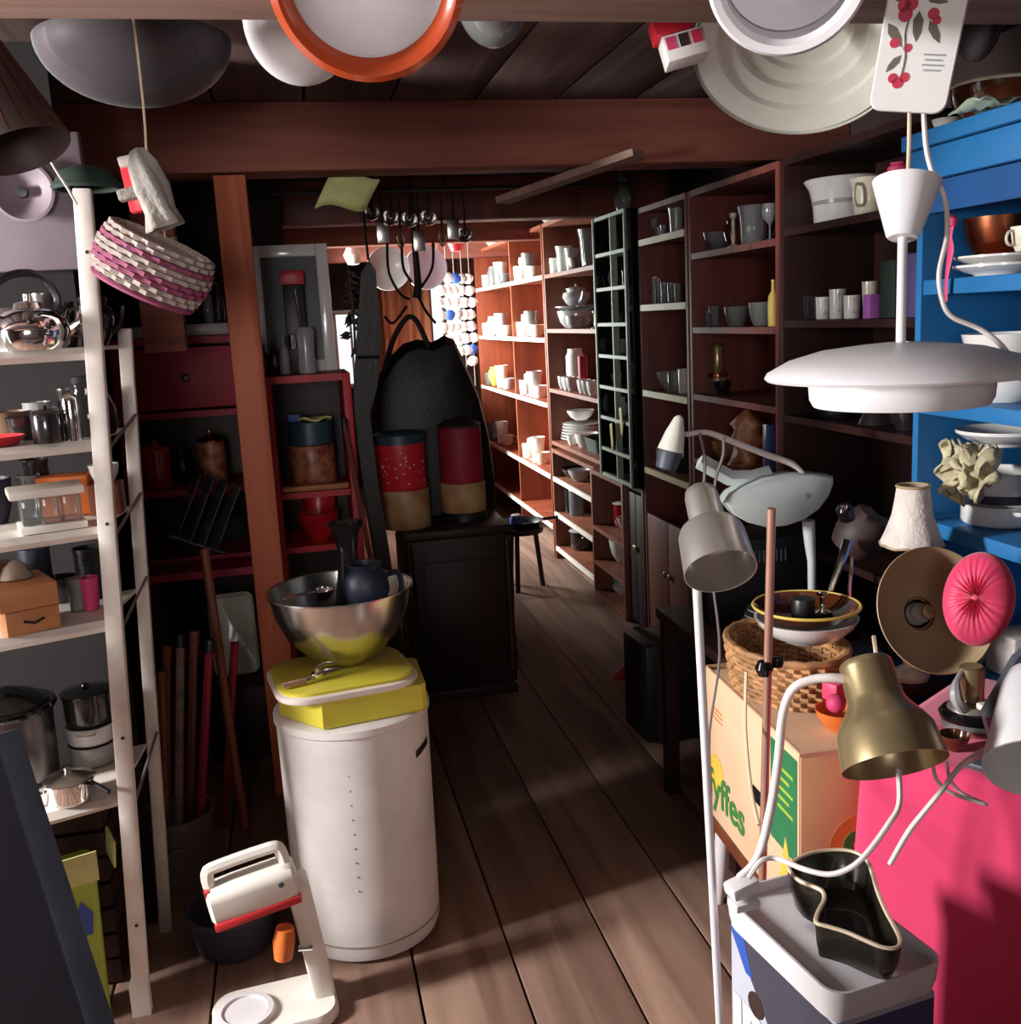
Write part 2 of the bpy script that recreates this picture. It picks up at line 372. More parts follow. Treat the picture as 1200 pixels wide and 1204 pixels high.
# beams, post
for i, (y0, y1, z0, m) in enumerate(((1.60, 1.79, 1.985, 'beam_wood'), (3.20, 3.36, 1.955, 'beam_red'), (4.85, 5.0, 1.955, 'case_dark'), (6.4, 6.54, 1.97, 'beam_red'), (8.0, 8.14, 1.97, 'beam_red'), (.0, .18, 1.985, 'beam_wood'))):
    struct(B().box(((XL+XR)/2, (y0+y1)/2, (z0+ZC)/2), (XR-XL, y1-y0, ZC-z0), bev=.006).build('trim_%d' % (i+1), m))
p0 = at(290, 400, y=3.2)
struct(B().box((p0.x-.005, 3.26, .975), (.092, .1, 1.95), bev=.005).build('trim_7', 'post_wood'))
struct(B().box((-.36, 3.27, 1.70), (.12, .08, .5), bev=.004).build('trim_8', 'beam_red'))
bs = at(590, 236, y=3.5); be = at(750, 180, y=3.12)
struct(B().box((0, 0, (be-bs).length/2), (.07, .022, (be-bs).length), M=align(bs, be)).build('trim_9', 'beam_wood'))
# ------------------------------------------------------------------ vessels (local: base at the origin)
def P(r, h, pts): return [(a*r, b*h) for a, b in pts]
PROF = {
 'cup': [(0, 0), (.62, 0), (.66, .06), (.86, .35), (.97, .8), (1, 1), (.93, 1), (.88, .8), (.78, .35), (.5, .1), (0, .08)],
 'mug': [(0, 0), (.86, 0), (.92, .04), (.95, .5), (1, 1), (.91, 1), (.87, .5), (.8, .08), (0, .06)],
 'bowl': [(0, 0), (.42, 0), (.45, .06), (.72, .3), (.92, .7), (1, 1), (.95, 1), (.86, .7), (.66, .32), (.35, .14), (0, .12)],
 'deep': [(0, 0), (.6, 0), (.64, .05), (.86, .35), (.96, .75), (1, 1), (.95, 1), (.9, .75), (.8, .36), (.5, .1), (0, .08)],
 'plate': [(0, 0), (.55, 0), (.58, .2), (.8, .5), (1, 1), (1, 1.25), (.78, .75), (.55, .4), (0, .36)],
 'vase': [(0, 0), (.6, 0), (.7, .08), (1, .38), (.86, .62), (.45, .82), (.42, .92), (.6, 1), (.52, 1), (.34, .9), (.36, .8), (0, .78)],
 'urn': [(0, 0), (.5, 0), (.55, .05), (.75, .2), (1, .55), (.92, .8), (.66, .9), (.74, 1), (.66, 1), (.58, .9), (.6, .8), (0, .7)],
 'bottle': [(0, 0), (.92, 0), (1, .03), (1, .55), (.85, .66), (.36, .76), (.32, .95), (.4, .96), (.4, 1), (0, 1)],
 'tumbler': [(0, 0), (.78, 0), (.82, .05), (1, 1), (.94, 1), (.76, .1), (0, .1)],
 'goblet': [(0, 0), (.8, 0), (.8, .03), (.2, .08), (.12, .14), (.12, .42), (.3, .48), (.8, .6), (1, .78), (.92, 1), (.86, 1), (.94, .78), (.74, .62), (.2, .52), (0, .5)],
 'jar': [(0, 0), (.92, 0), (1, .05), (1, .72), (.8, .86), (.8, 1), (.72, 1), (.72, .86), (.9, .72), (.9, .08), (0, .08)],
 'flare': [(0, 0), (.7, 0), (.74, .04), (.8, .4), (.86, .75), (1, 1), (.94, 1), (.8, .76), (.72, .4), (.6, .08), (0, .08)],
 'can': [(0, 0), (.97, 0), (1, .03), (1, .97), (.97, 1), (0, 1)],
 'pot': [(0, 0), (.86, 0), (.95, .06), (1, .2), (1, .92), (1.05, .95), (1.05, 1), (.97, 1), (.96, .2), (.85, .1), (0, .09)],
 'bell': [(0, 0), (1, 0), (.97, .06), (.8, .3), (.62, .62), (.3, .9), (.1, 1), (0, 1)],
 'stick': [(0, 0), (1, 0), (1, .04), (.5, .09), (.25, .14), (.36, .3), (.22, .45), (.3, .7), (.24, .84), (.55, .88), (.55, 1), (.4, 1), (.38, .92), (0, .92)],
}
def vessel(kind, loc, r, h, m, label, cat, rz=0, group=None, name=None, handle=False, lid=None, spout=False, side=False, band=None, foot=None, n=24, M=None, knob=True):
    prof = P(r, h, PROF[kind]); nm = name or cat.replace(' ', '_')
    extra = handle or lid or spout or side or band
    if not extra:
        o = B().lathe(prof, n).build(nm, m, loc=loc, rot=(0, 0, rz))
        if M is not None: o.matrix_local = M
        return tag(o, label, cat, group)
    t = thing(nm, label, cat, loc, (0, 0, rz), group, M)
    B().lathe(prof, n).build('body', m, t)
    if handle:
        hm = handle if isinstance(handle, str) else m; k = .9 if kind in ('cup', 'mug', 'deep', 'flare') else .82
        B().tube([(r*k, 0, h*.82), (r*(k+.45), 0, h*.8), (r*(k+.62), 0, h*.52), (r*(k+.4), 0, h*.28), (r*(k-.12), 0, h*.26)], max(r*.085, .003), 6, smooth=3).build('handle', hm, t)
    if spout:
        B().tube([(-r*.8, 0, h*.3), (-r*1.25, 0, h*.45), (-r*1.5, 0, h*.85)], [r*.2, r*.14, r*.09], 8, smooth=3).build('spout', m, t)
    if side:
        hm = side if isinstance(side, str) else m
        for s in (-1, 1): B().tube([(-r*.35, s*r*.95, h*.75), (-r*.3, s*r*1.2, h*.78), (r*.3, s*r*1.2, h*.78), (r*.35, s*r*.95, h*.75)], max(r*.06, .003), 6, smooth=3).build('handle', hm, t)
    if band: B().lathe([(r*1.005, h*.5), (r*1.03, h*.5), (r*1.03, h*.72), (r*1.005, h*.72)], n).build('band', band, t)
    if lid:
        top = max(a for a, b in PROF[kind] if b > .98)*r
        l = B().lathe([(0, h+.002), (top*1.02, h+.001), (top*1.03, h+h*.04), (top*.7, h+h*.12), (top*.15, h+h*.17), (0, h+h*.17)], n).build('lid', lid, t)
        if knob: B().lathe([(0, h*1.16), (top*.1, h*1.16), (top*.17, h*1.22), (top*.14, h*1.28), (0, h*1.29)], 12).build('knob', lid, l)
    return t
# ------------------------------------------------------------------ cases along the right wall (fronts face -x)
XF = 1.52
def case(name, label, cat, y0, y1, z0, z1, zs, m, me=None, x0=XF, x1=1.84, back=None, closed=0, th=.022, mids=()):
    t = thing(name, label, cat, (x0, (y0+y1)/2, z0)); L = y1-y0; D = x1-x0; H = z1-z0
    me = me or m
    for s in (-1, 1): B().box((D/2, s*(L/2-th/2), H/2), (D, th, H), bev=.002).build('side_panel', m, t)
    for yy in mids: B().box((D/2, yy-(y0+y1)/2, H/2), (D-.02, th, H-.02)).build('divider', m, t)
    B().box((D/2, 0, H-th/2), (D-.002, L-2*th, th)).build('top', m, t)
    B().box((D-.006, 0, H/2), (.01, L-2*th, H-.01)).build('back_panel', back or m, t)
    for z in zs:
        b = B().box((D/2-.006, 0, z-z0-th/2), (D-.014, L-2*th-.002, th)).build('shelf', m, t)
        if me != m: B().box((.003, 0, z-z0-th/2), (.012, L-2*th-.002, th+.004)).build('edge_strip', me, b)
    if closed:
        n = 2
        for i in range(n):
            w_ = (L-2*th)/n
            d = B().box((.012, -L/2+th+w_*(i+.5), closed/2+.01), (.018, w_-.006, closed-.03), bev=.003).build('door', m, t)
            B().lathe([(0, 0), (.012, 0), (.014, .012), (0, .02)], 10, M=Matrix.Translation((.002, -L/2+th+w_*(i+.5)+(w_*.4 if i == 0 else -w_*.4), closed*.6)) @ Matrix.Rotation(-PI/2, 4, 'Y')).build('knob', 'brass', d)
    return t
ZA = [1.700, 1.425, 1.170, .920]
ZB = [1.795, 1.520, 1.150, .805]
ZCc = [1.735, 1.418, 1.064, .745]
ZD = [1.735, 1.362, .965, .52]
ZE = [1.722, 1.445]
ZF = [1.535, 1.255, .965, .62]
case('bookcase', 'tall dark brown open bookcase with glassware beside the dark recess', 'bookcase', 3.035, 3.775, 0, 1.93, ZA, 'case_dark', closed=.7)
case('bookcase', 'dark bookcase with cream shelf edges next to the black rack', 'bookcase', 3.79, 4.36, 0, 1.93, ZB, 'case_dark', 'edge_cream', closed=.6)
case('hutch', 'wide brown open hutch with grey tureen behind the black grid rack', 'hutch', 4.96, 6.06, .70, 2.03, ZCc, 'case_brown', 'case_brown', back='case_red', mids=())
case('cabinet', 'low brown cabinet of open shelves under the far half of the hutch', 'cabinet', 5.17, 6.06, 0, .695, [.52, .3, .08], 'case_brown', 'edge_white', back='case_red')
case('bookcase', 'far bookcase with two columns and pale lit shelf edges', 'bookcase', 6.08, 8.35, 0, 2.03, ZD+[.2], 'case_red', 'edge_white', back='case_red', mids=(7.05,))
case('cupboard', 'near-black open cupboard in the recess beside the blue shelves', 'cupboard', 2.255, 3.02, 0, 1.93, ZE+[1.15, .75], 'chest_wood')
# black grid rack standing in front of the bookcases on a low dark cabinet
t = thing('grid_rack', 'tall narrow black grid rack with pale green shelf edges', 'rack', (1.485, 4.655, .70))
for dy in (-.25, .25): B().box((.12, dy, .62), (.24, .02, 1.24)).build('side_panel', 'black_gloss', t)
B().box((.232, 0, .62), (.012, .48, 1.24)).build('back_panel', 'black_plastic', t)
B().box((.02, 0, .62), (.03, .012, 1.24)).build('upright', 'edge_green', t)
for dy in (-.236, .236): B().box((-.003, dy, .62), (.008, .014, 1.24)).build('edge_strip', 'edge_green', t)
RZ = [.0, .13, .285, .435, .585, .735, .90, 1.06, 1.228]
for i, z in enumerate(RZ):
    B().box((.12, 0, z+.006), (.22, .478, .012)).build('shelf', 'edge_green' if i in (5, 6, 7) else 'black_metal', t)
    B().box((.006, 0, z+.006), (.014, .478, .016)).build('shelf_edge', 'edge_green', t)
case('cabinet', 'low dark cabinet under the black grid rack', 'cabinet', 4.38, 4.61, 0, .695, [.35], 'chest_wood', closed=.66)
case('cabinet', 'low red-brown open cabinet stacked with bowls at the foot of the black rack', 'cabinet', 4.62, 5.16, 0, .69, [.39, .2, .03], 'case_brown', 'case_brown', x0=1.5, back='maroon_paint')
# blue painted shelf unit
t = thing('shelf_unit', 'bright blue painted wooden shelf unit on the right wall', 'shelf unit', (1.47, 1.995, 0))
for s in (-1, 1): B().box((.18, s*.222, .92), (.36, .022, 1.84)).build('side_panel', 'blue_paint', t)
B().box((.36, 0, .92), (.012, .42, 1.84)).build('back_panel', 'blue_deep', t)
for z in ZF: B().box((.175, 0, z-.0175), (.345, .42, .035), bev=.003).build('shelf', 'blue_paint', t)
c = B().box((.16, 0, 1.845), (.40, .49, .035), bev=.004).build('cornice', 'blue_paint', t)
B().box((-.018, 0, 1.79), (.02, .47, .07), bev=.003).build('moulding', 'blue_paint', c)
B().box((.012, 0, 1.72), (.018, .42, .07)).build('front_rail', 'blue_deep', t)
# ------------------------------------------------------------------ foreground
def atyz(px, y, z):
    a, b = -6.0, 6.0
    for _ in range(40):
        m = (a+b)/2
        if pxof((m, y, z))[0] < px: a = m
        else: b = m
    return Vector((a, y, z))
def rrect(w, d, r, n=6):
    o = []
    for cx, cy, a0 in ((w/2-r, d/2-r, 0), (-w/2+r, d/2-r, 90), (-w/2+r, -d/2+r, 180), (w/2-r, -d/2+r, 270)):
        for i in range(n+1):
            a = math.radians(a0+90*i/n); o.append((cx+r*math.cos(a), cy+r*math.sin(a)))
    return o
def shell(b, outs, M=None, cap0=True, cap1=True):              # loft of equal-length 3D outlines
    n = len(outs[0]); vs = [v for o in outs for v in o]; fs = []
    for k in range(len(outs)-1):
        for i in range(n): fs.append((k*n+i, k*n+(i+1) % n, (k+1)*n+(i+1) % n, (k+1)*n+i))
    if cap0: fs.append(tuple(range(n-1, -1, -1)))
    if cap1: fs.append(tuple(range((len(outs)-1)*n, len(outs)*n)))
    return b.add(vs, fs, M)
# white plastic drum
bc = Vector((.072, 2.398, 0))
t = thing('plastic_drum', 'tall white plastic drum standing on the floorboards under a yellow tub', 'drum', bc)
B().lathe([(0, .004), (.155, .004), (.172, .012), (.178, .03), (.180, .12), (.182, .45), (.183, .575), (.188, .58), (.188, .596), (.181, .600), (0, .600)], 56).build('body', 'barrel_white', t)
def patch(a0, a1, z0, z1, r, slope=0, n=6):
    return B().grid(n, 1, lambda u, v: (r*math.cos(math.radians(a0+(a1-a0)*u)), r*math.sin(math.radians(a0+(a1-a0)*u)), z0+(z1-z0)*v+slope*u))
patch(-42, -22, .485, .503, .1838, .012).build('label', 'black_plastic', t, solid=.0006)
for i in range(9): B().lathe([(0, -.001), (.0028, -.001), (.0022, .001), (0, .0015)], 8, M=Matrix.Translation((.1815*math.cos(math.radians(-98)), .1815*math.sin(math.radians(-98)), .20+i*.036)) @ Matrix.Rotation(PI/2, 4, 'X')).build('seam_dot', 'barrel_dirt', t)
B().lathe([(.1785, .05), (.1805, .05), (.1805, .054), (.1785, .054)], 56).build('seam', 'barrel_dirt', t)
# yellow tub with lid
t = thing('plastic_tub', 'yellow square plastic tub with lid on top of the white drum', 'tub', (.085, 2.372, .6015), (0, 0, math.radians(9)))
TI = (Matrix.Translation((.085, 2.372, 0)) @ Matrix.Rotation(math.radians(9), 4, 'Z')).inverted()
TO = [TI @ Vector(v) for v in ((-.008, 2.236, 0), (.0, 2.231, 0), (.232, 2.272, 0), (.243, 2.283, 0), (.243, 2.46, 0), (.232, 2.472, 0), (.0, 2.515, 0), (-.03, 2.505, 0), (-.098, 2.40, 0), (-.098, 2.35, 0))]
b = B(); shell(b, [[(v.x*k, v.y*k, z) for v in TO] for k, z in ((.97, 0), (1, .006), (1, .066))]); b.build('tub', 'yellow_plastic', t, sharp=25)
l = B(); shell(l, [[(x*k, y*k, z) for x, y in rrect(.335, .285, .075)] for k, z in ((.98, .066), (1, .071), (1, .08), (.97, .083))]); l = l.build('lid', 'edge_white', t, loc=(-.03, .012, 0))
b = B(); shell(b, [[(x*k, y*k, z) for x, y in rrect(.33, .28, .075)] for k, z in ((.96, .0825), (.965, .09), (.93, .093))]); b.build('lid_top', 'yellow_plastic', l)
# steel mixing bowl and the things in and under it
BZ = .696
bw = Vector((.068, 2.425, BZ))
bo = B().lathe([(0, 0), (.05, .0), (.055, .004), (.095, .03), (.135, .075), (.160, .13), (.170, .182), (.176, .183), (.176, .187), (.168, .186), (.157, .13), (.132, .078), (.092, .034), (.05, .007), (0, .005)], 48).build('mixing_bowl', 'steel', loc=bw)
tag(bo, 'large polished steel mixing bowl on the yellow tub lid', 'bowl')
q = at(440, 700, y=2.42)
t = thing('jug', 'dark navy glazed jug lying in the steel mixing bowl', 'jug', (q.x-.02, 2.385, .80), (0, 0, .6))
B().lathe(P(.056, .145, PROF['urn']), 28).build('body', 'navy', t)
B().tube([(.05, 0, .1), (.1, 0, .1), (.105, 0, .05), (.06, 0, .03)], .007, 8, smooth=4).build('handle', 'navy', t)
q = at(378, 692, y=2.36)
t = thing('tea_strainer', 'small steel tea strainer resting in the front of the mixing bowl', 'strainer', (q.x+.0, 2.372, .872), (0, 0, .5))
B().lathe([(0, .0), (.015, .002), (.024, .014), (.026, .022), (.028, .022), (.026, .013), (.016, -.001), (0, -.002)], 20).build('cup', 'chrome', t)
B().box((-.062, 0, .022), (.085, .014, .004), bev=.001).build('handle', 'steel', t)
q = at(408, 640, y=2.47)
tag(B().lathe([(0, 0), (.03, 0), (.036, .01), (.044, .08), (.03, .16), (.024, .22), (.03, .27), (.046, .295), (.044, .297), (.028, .272), (.021, .22), (.027, .16), (.04, .08), (.03, .012), (0, .01)], 32).build('glass_vase', 'smoke_glass', loc=(q.x, 2.475, .733)), 'tall smoky glass vase with flared mouth standing in the mixing bowl', 'vase')
t = thing('can_opener', 'chrome crank can opener with copper-coloured handle on yellow lid', 'can opener', at(368, 800, z=.6955), (0, 0, .25))
B().tube([(-.075, -.02, .008), (-.02, -.012, .008)], .007, 8).build('handle', 'copper_pale', t)
B().tube([(-.02, -.012, .008), (.02, 0, .012), (.07, .01, .012)], [.005, .009, .004], 8, smooth=3).build('jaw', 'chrome', t)
B().lathe([(0, 0), (.014, 0), (.014, .008), (.005, .01), (.005, .02), (0, .02)], 14, M=Matrix.Translation((.01, -.006, .010))).build('wheel', 'chrome', t)
B().tube([(.01, -.006, .03), (.03, .0, .034), (.05, .002, .03)], .005, 8).build('crank', 'chrome', t)
# stand mixer on the floor
t = thing('stand_mixer', 'white and red hand mixer on its white stand on the floor', 'mixer', (-.14, 2.105, 0), (0, 0, .10))
bs = B(); shell(bs, [[(x*k-.02, y*k, z) for x, y in rrect(.27, .17, .05)] for k, z in ((.97, 0), (1, .006), (1, .02), (.95, .03))]); bs.build('base', 'white_paint', t)
B().lathe([(0, .03), (.062, .03), (.066, .036), (.062, .042), (.05, .043), (.048, .038), (0, .038)], 36, M=Matrix.Translation((-.085, -.012, 0))).build('turntable', 'lamp_white', t)
B().box((0, 0, 0), (.05, .07, .30), bev=.01, M=Matrix.Translation((.072, .015, .165)) @ Matrix.Rotation(-.13, 4, 'Y')).build('column', 'white_paint', t)
hm = Matrix.Translation((-.035, .0, .315)) @ Matrix.Rotation(-.16, 4, 'Y')
h = B(); shell(h, [[(x, y*k, z*k2) for y, z in rrect(.088, .085, .025)] for x, k, k2 in ((-.10, .7, .75), (-.092, .95, .95), (-.04, 1, 1), (.06, 1, 1), (.082, .93, .9), (.09, .7, .7))], hm); h = h.build('motor_body', 'white_paint', t)
B().tube([(-.088, 0, .03), (-.085, 0, .072), (-.06, 0, .08), (.05, 0, .08), (.07, 0, .07), (.072, 0, .03)], .0135, 8, M=hm, smooth=3).build('handle', 'white_paint', t)
B().box((-.005, 0, -.036), (.185, .092, .018), M=hm, bev=.004).build('stripe', 'red_plastic', h)
B().box((-.095, 0, .035), (.012, .05, .014), M=hm).build('switch', 'red_plastic', h)
B().lathe([(0, 0), (.006, 0), (.006, .003), (0, .004)], 12, M=hm @ Matrix.Translation((.055, -.043, .012)) @ Matrix.Rotation(PI/2, 4, 'X')).build('logo', 'slate', h)
B().tube([(-.045, 0, -.02), (-.05, 0, -.05), (-.055, 0, -.09)], [.020, .024, .02], 12, M=Matrix.Translation((.062, -.028, .245))).build('beater_hub', 'orange', t)
B().tube([(.06, 0, .02), (.09, 0, .015)], .006, 8, M=Matrix.Translation((-.02, -.03, .15))).build('beater_pin', 'chrome', t)
# ------------------------------------------------------------------ white metal rack on the left
FR0, FR1 = at(168, 1190, z=0), at(97, 222, z=1.8)
BR0, BR1 = Vector((-.44, 2.52, 0)), Vector((-.365, 2.52, 1.52))
dv = Vector((-.94, -.34, 0))*.80
t = thing('shelf_rack', 'white painted metal storage rack full of kitchenware at left', 'rack', (0, 0, 0))
def postbar(p0, p1, w, d, nm='post'):
    m = align(p0, p1); x = Vector((1, 0, 0)); z = (Vector(p1)-Vector(p0)).normalized(); y = z.cross(x).normalized(); x = y.cross(z)
    m = Matrix((x, y, z)).transposed().to_4x4(); m.translation = p0
    L = (Vector(p1)-Vector(p0)).length
    return B().box((0, 0, L/2), (w, d, L), M=m, bev=.004).build(nm, 'rack_white', t)
pp = postbar(FR0, FR1, .036, .026)
for f in (.12, .36, .62, .93):
    c = FR0.lerp(FR1, f); B().lathe([(0, 0), (.004, 0), (.003, .002), (0, .003)], 8, M=Matrix.Translation(c+Vector((.002, -.0135, 0))) @ Matrix.Rotation(PI/2, 4, 'X')).build('screw', 'black_metal', pp)
fo = B().box((0, 0, .04), (.04, .03, .08), M=Matrix.Translation(FR0)).build('foot_cap', 'white_paint', pp)
postbar(BR0, BR1, .030, .024); postbar(FR0+dv, FR1+dv, .036, .026); postbar(BR0+dv, BR1+dv, .03, .024)
RK = [1.483, 1.293, 1.108, .905, .512]
def fr(z): return FR0.lerp(FR1, z/1.8)
def br(z): return BR0.lerp(BR1, z/1.52)
for i, z in enumerate(RK):
    a, c = fr(z)+Vector((-.02, .016, 0)), br(z)+Vector((-.016, 0, 0)); k = [a, a+dv*.97, c+dv*.97, c]
    B().prism([(v.x, v.y) for v in k], z-.008, z).build('shelf', 'rack_white', t)
    a2 = fr(z)+Vector((-.012, .012, -.012)); B().tube([a2, a2+dv], .013, 4, flat=1).build('front_rail', 'rack_white', t)
    if i > 0: B().tube([fr(z-.02)+Vector((.014, .01, 0)), br(z+.03)+Vector((.012, 0, 0))], .004, 6).build('brace', 'cable_grey', t)
def rk(px, i, y): return atyz(px, y, RK[i]+.001)
# ------------------------------------------------------------------ pink table at right
TA = math.radians(32); e1 = Vector((math.sin(TA), -math.cos(TA), 0)); e2 = Vector((math.cos(TA), math.sin(TA), 0)); K = Vector((.955, 1.60, 0))
tc = K+e1*.30+e2*.24
TM = Matrix((e2, -e1, Vector((0, 0, 1)))).transposed().to_4x4(); TM.translation = tc
t = thing('table', 'small table completely covered by the bright pink cloth', 'table', M=TM)
B().box((0, 0, .683), (.46, .58, .025), bev=.004).build('tabletop', 'case_brown', t)
for sx in (-1, 1):
    for sy in (-1, 1): B().box((sx*.19, sy*.25, .335), (.04, .04, .67)).build('leg', 'case_brown', t)
outs = []
def ringpts(w, d, r, z, amp):
    o = []
    for j, (x, y) in enumerate(rrect(w, d, r, 22)):
        n = Vector((x, y, 0)).normalized(); a = math.atan2(y, x)
        f = amp*(math.sin(a*9+1)+.5*math.sin(a*17+2))
        o.append((x+n.x*f, y+n.y*f, z+(abs(f)*.3)))
    return o
for w, d, r, z, a in ((.05, .05, .02, .699, 0), (.44, .56, .02, .699, 0), (.468, .588, .024, .697, 0), (.478, .598, .03, .685, .001), (.482, .602, .034, .62, .003), (.49, .61, .04, .45, .007), (.50, .62, .045, .25, .011), (.505, .625, .05, .03, .014)):
    outs.append(ringpts(w, d, r, z, a))
b = B(); shell(b, outs, cap0=True, cap1=False)
tag(b.build('tablecloth', 'pink_cloth', M=TM, sharp=80), 'bright pink cloth draped over the table to the floor', 'tablecloth')
TZ = .7005
# banana box on a low stool
t = thing('stool', 'low white-legged stool under the cardboard fruit box', 'stool', (1.03, 2.0, 0), (0, 0, math.radians(-3)))
B().box((0, 0, .225), (.22, .52, .03), bev=.004).build('seat', 'walnut', t)
for sx in (-1, 1):
    for sy in (-1, 1): B().tube([(sx*.085, sy*.21, .212), (sx*.09, sy*.225, .06), (sx*.092, sy*.23, 0)], [.02, .018, .012], 10).build('leg', 'lamp_white', t)
bx, by = .20, .535; z0, z1 = .241, .625
t = thing('fruit_box', 'cardboard banana box with green lettering holding a wicker basket', 'box', (1.03, 2.002, z0), (0, 0, math.radians(-3)))
H = z1-z0
B().box((0, 0, .004), (bx-.01, by-.01, .006)).build('bottom_panel', 'cardboard', t)
B().box((-bx/2, 0, H/2), (.006, by, H), bev=.001).build('side_panel', 'cardboard_lit', t)
B().box((bx/2, 0, H/2), (.006, by, H)).build('side_panel', 'cardboard', t)
fp = B().box((0, -by/2, H/2), (bx, .006, H), bev=.001).build('end_panel', 'cardboard', t)
B().box((0, by/2, H/2), (bx, .006, H)).build('end_panel', 'cardboard', t)
lidp = B().box((0, -.02, H-.004), (bx+.008, by-.03, .007)).build('top_flap', 'cardboard_lit', t)
XS = -bx/2-.0035
SM = Matrix(((0, 0, -1, XS), (-1, 0, 0, 0), (0, 1, 0, 0), (0, 0, 0, 1)))      # text plane on the left face: local x -> -y, y -> z
def onside(y, z, o=0): return Matrix.Translation((XS-o, y, z)) @ Matrix(((0, 0, -1, 0), (-1, 0, 0, 0), (0, 1, 0, 0), (0, 0, 0, 1)))
text('lettering', 'fyffes', .115, 'green_text', t, onside(.135, .085, .0008), bold=.002)
B().lathe([(0, 0), (.05, 0), (.05, .0006), (0, .0006)], 24, M=onside(.20, .125)).build('logo_disc', 'yellow_print', t)
B().box((XS-.0003, -.196, .25), (.0008, .13, .225)).build('green_panel', 'green', t)
for i in range(5): B().box((XS-.0008, -.205+.008*(i % 2), .315-i*.022), (.0008, .075-.02*(i % 2), .007)).build('print_line', 'lime', t)
B().prism([(-.02, .0), (.055, .0), (.06, .06), (.03, .12), (.012, .16), (-.0, .12), (-.018, .05)], 0, .0006, M=onside(-.195, .012, .0008)).build('banana_print', 'yellow_print', t)
B().box((XS-.0004, -.07, .19), (.001, .075, .035)).build('handle_hole', 'black_plastic', t)
for i in range(3): B().box((XS-.0003, .19, .295-i*.012), (.0006, .07, .004)).build('print_line', 'orange_print', t)
fm = Matrix.Translation((.035, -by/2-.0035, .14)) @ Matrix.Rotation(PI/2, 4, 'X')
B().lathe([(0, 0), (.075, 0), (.075, .0006), (0, .0006)], 28, M=Matrix.Translation((.035, -by/2-.0033, .165)) @ Matrix.Rotation(PI/2, 4, 'X')).build('logo_disc', 'orange_print', t)
text('lettering', 'fy', .15, 'green_text', t, fm @ Matrix.Translation((0, 0, .001)), bold=.004)
# wicker basket, bowls on it
bk = Vector((1.052, 2.07, z1+.002))
t = thing('wicker_basket', 'oval tan wicker basket sitting on the cardboard fruit box', 'basket', bk)
nst, nr = 26, 9
b = B()
for k in range(nr):
    z = .006+k*.0115; pts = []
    for i in range(nst*2):
        a = 2*PI*i/(nst*2); w_ = 1+(.028 if (i+k) % 2 else -.028)
        pts.append(((.112+.012*k/nr)*w_*math.cos(a), (.155+.016*k/nr)*w_*math.sin(a), z))
    b.tube(pts, .0062, 5, closed=True)
o = b.build('weave', 'wicker', t); o['kind'] = 'stuff'
B().tube([(.124*math.cos(2*PI*i/40), .17*math.sin(2*PI*i/40), .108+.003*(i % 2)) for i in range(40)], .009, 6, closed=True).build('rim', 'wicker', t)
B().lathe([(0, .0), (.112, 0), (.112, .008), (0, .008)], 32, M=Matrix.Diagonal((1, 1.36, 1, 1))).build('bottom', 'wicker', t)
for i in range(nst):
    a = 2*PI*i/nst; B().tube([(.106*math.cos(a), .148*math.sin(a), .004), (.118*math.cos(a), .163*math.sin(a), .108)], .0035, 5).build('stake', 'wicker', t)
c1 = Vector((1.095, 2.03, bk.z+.108))
vessel('bowl', (1.085, 2.035, bk.z+.121), .115, .055, 'porcelain', 'white porcelain bowl on the wicker basket beneath a brown dish', 'bowl', n=36)
t = thing('dish', 'brown glazed dish with yellow rim stacked in the white bowl', 'dish', (1.085, 2.035, bk.z+.162))
B().lathe([(0, 0), (.06, 0), (.095, .018), (.118, .04), (.114, .042), (.09, .022), (.058, .006), (0, .005)], 36).build('body', 'brown_glaze', t)
B().tube([(.117*math.cos(2*PI*i/36), .117*math.sin(2*PI*i/36), .041) for i in range(36)], .0035, 6, closed=True).build('rim', 'yellow', t)
vessel('can', (1.075, 2.03, bk.z+.169), .026, .052, 'black_plastic', 'small black canister standing in the brown dish', 'canister')
vessel('stick', (1.135, 2.055, bk.z+.176), .022, .045, 'chrome', 'tiny chrome candle holder beside the black canister', 'candle holder')
# small toys between basket and table
q = at(985, 836, y=1.80)
tag(B().lathe([(.02*math.sin(i*PI/10), -.02*math.cos(i*PI/10)) for i in range(11)], 20).build('ball', 'pink_plain', loc=(q.x-.005, 1.80, z1+.066)), 'small dark pink ball in front of the wicker basket', 'ball')
tag(B().box((0, 0, .02), (.05, .04, .04), bev=.006).build('toy_box', 'pink_satin', loc=(q.x+.03, 1.86, z1+.05), rot=(0, 0, .4)), 'little bright pink box behind the brass lamp', 'box')
vessel('bowl', (q.x+.012, 1.815, z1+.002), .05, .045, 'orange', 'small orange bowl on the fruit box edge', 'bowl')
# ------------------------------------------------------------------ grey carton with tray lid, and the freeform vase
cA, cB, cC, cD = at(866, 1048, z=.54), at(1003, 1172, z=.54), at(1118, 1130, z=.54), at(955, 1018, z=.54)
ctr = (cA+cB+cC+cD)/4; ang = math.atan2((cB-cA).y, (cB-cA).x); LL = (cB-cA).length; WW = .19
CM = Matrix.Translation((ctr.x-.012, ctr.y, 0)) @ Matrix.Rotation(ang, 4, 'Z')
t = thing('carton', 'grey picture-printed cardboard carton with white lettering beside the pink table', 'carton', M=CM)
B().box((0, 0, .245), (LL*.93, WW*.93, .49), bev=.003).build('box', 'box_grey', t)
ln = -WW*.93/2
def onleft(x, z, o=.0006): return Matrix.Translation((x, ln-o, z)) @ Matrix.Rotation(PI/2, 4, 'X')
B().prism([(-.135, .0), (.10, -.25), (.145, -.25), (.145, .0)], 0, .0008, M=onleft(0, .485)).build('dark_print', 'box_dark', t)
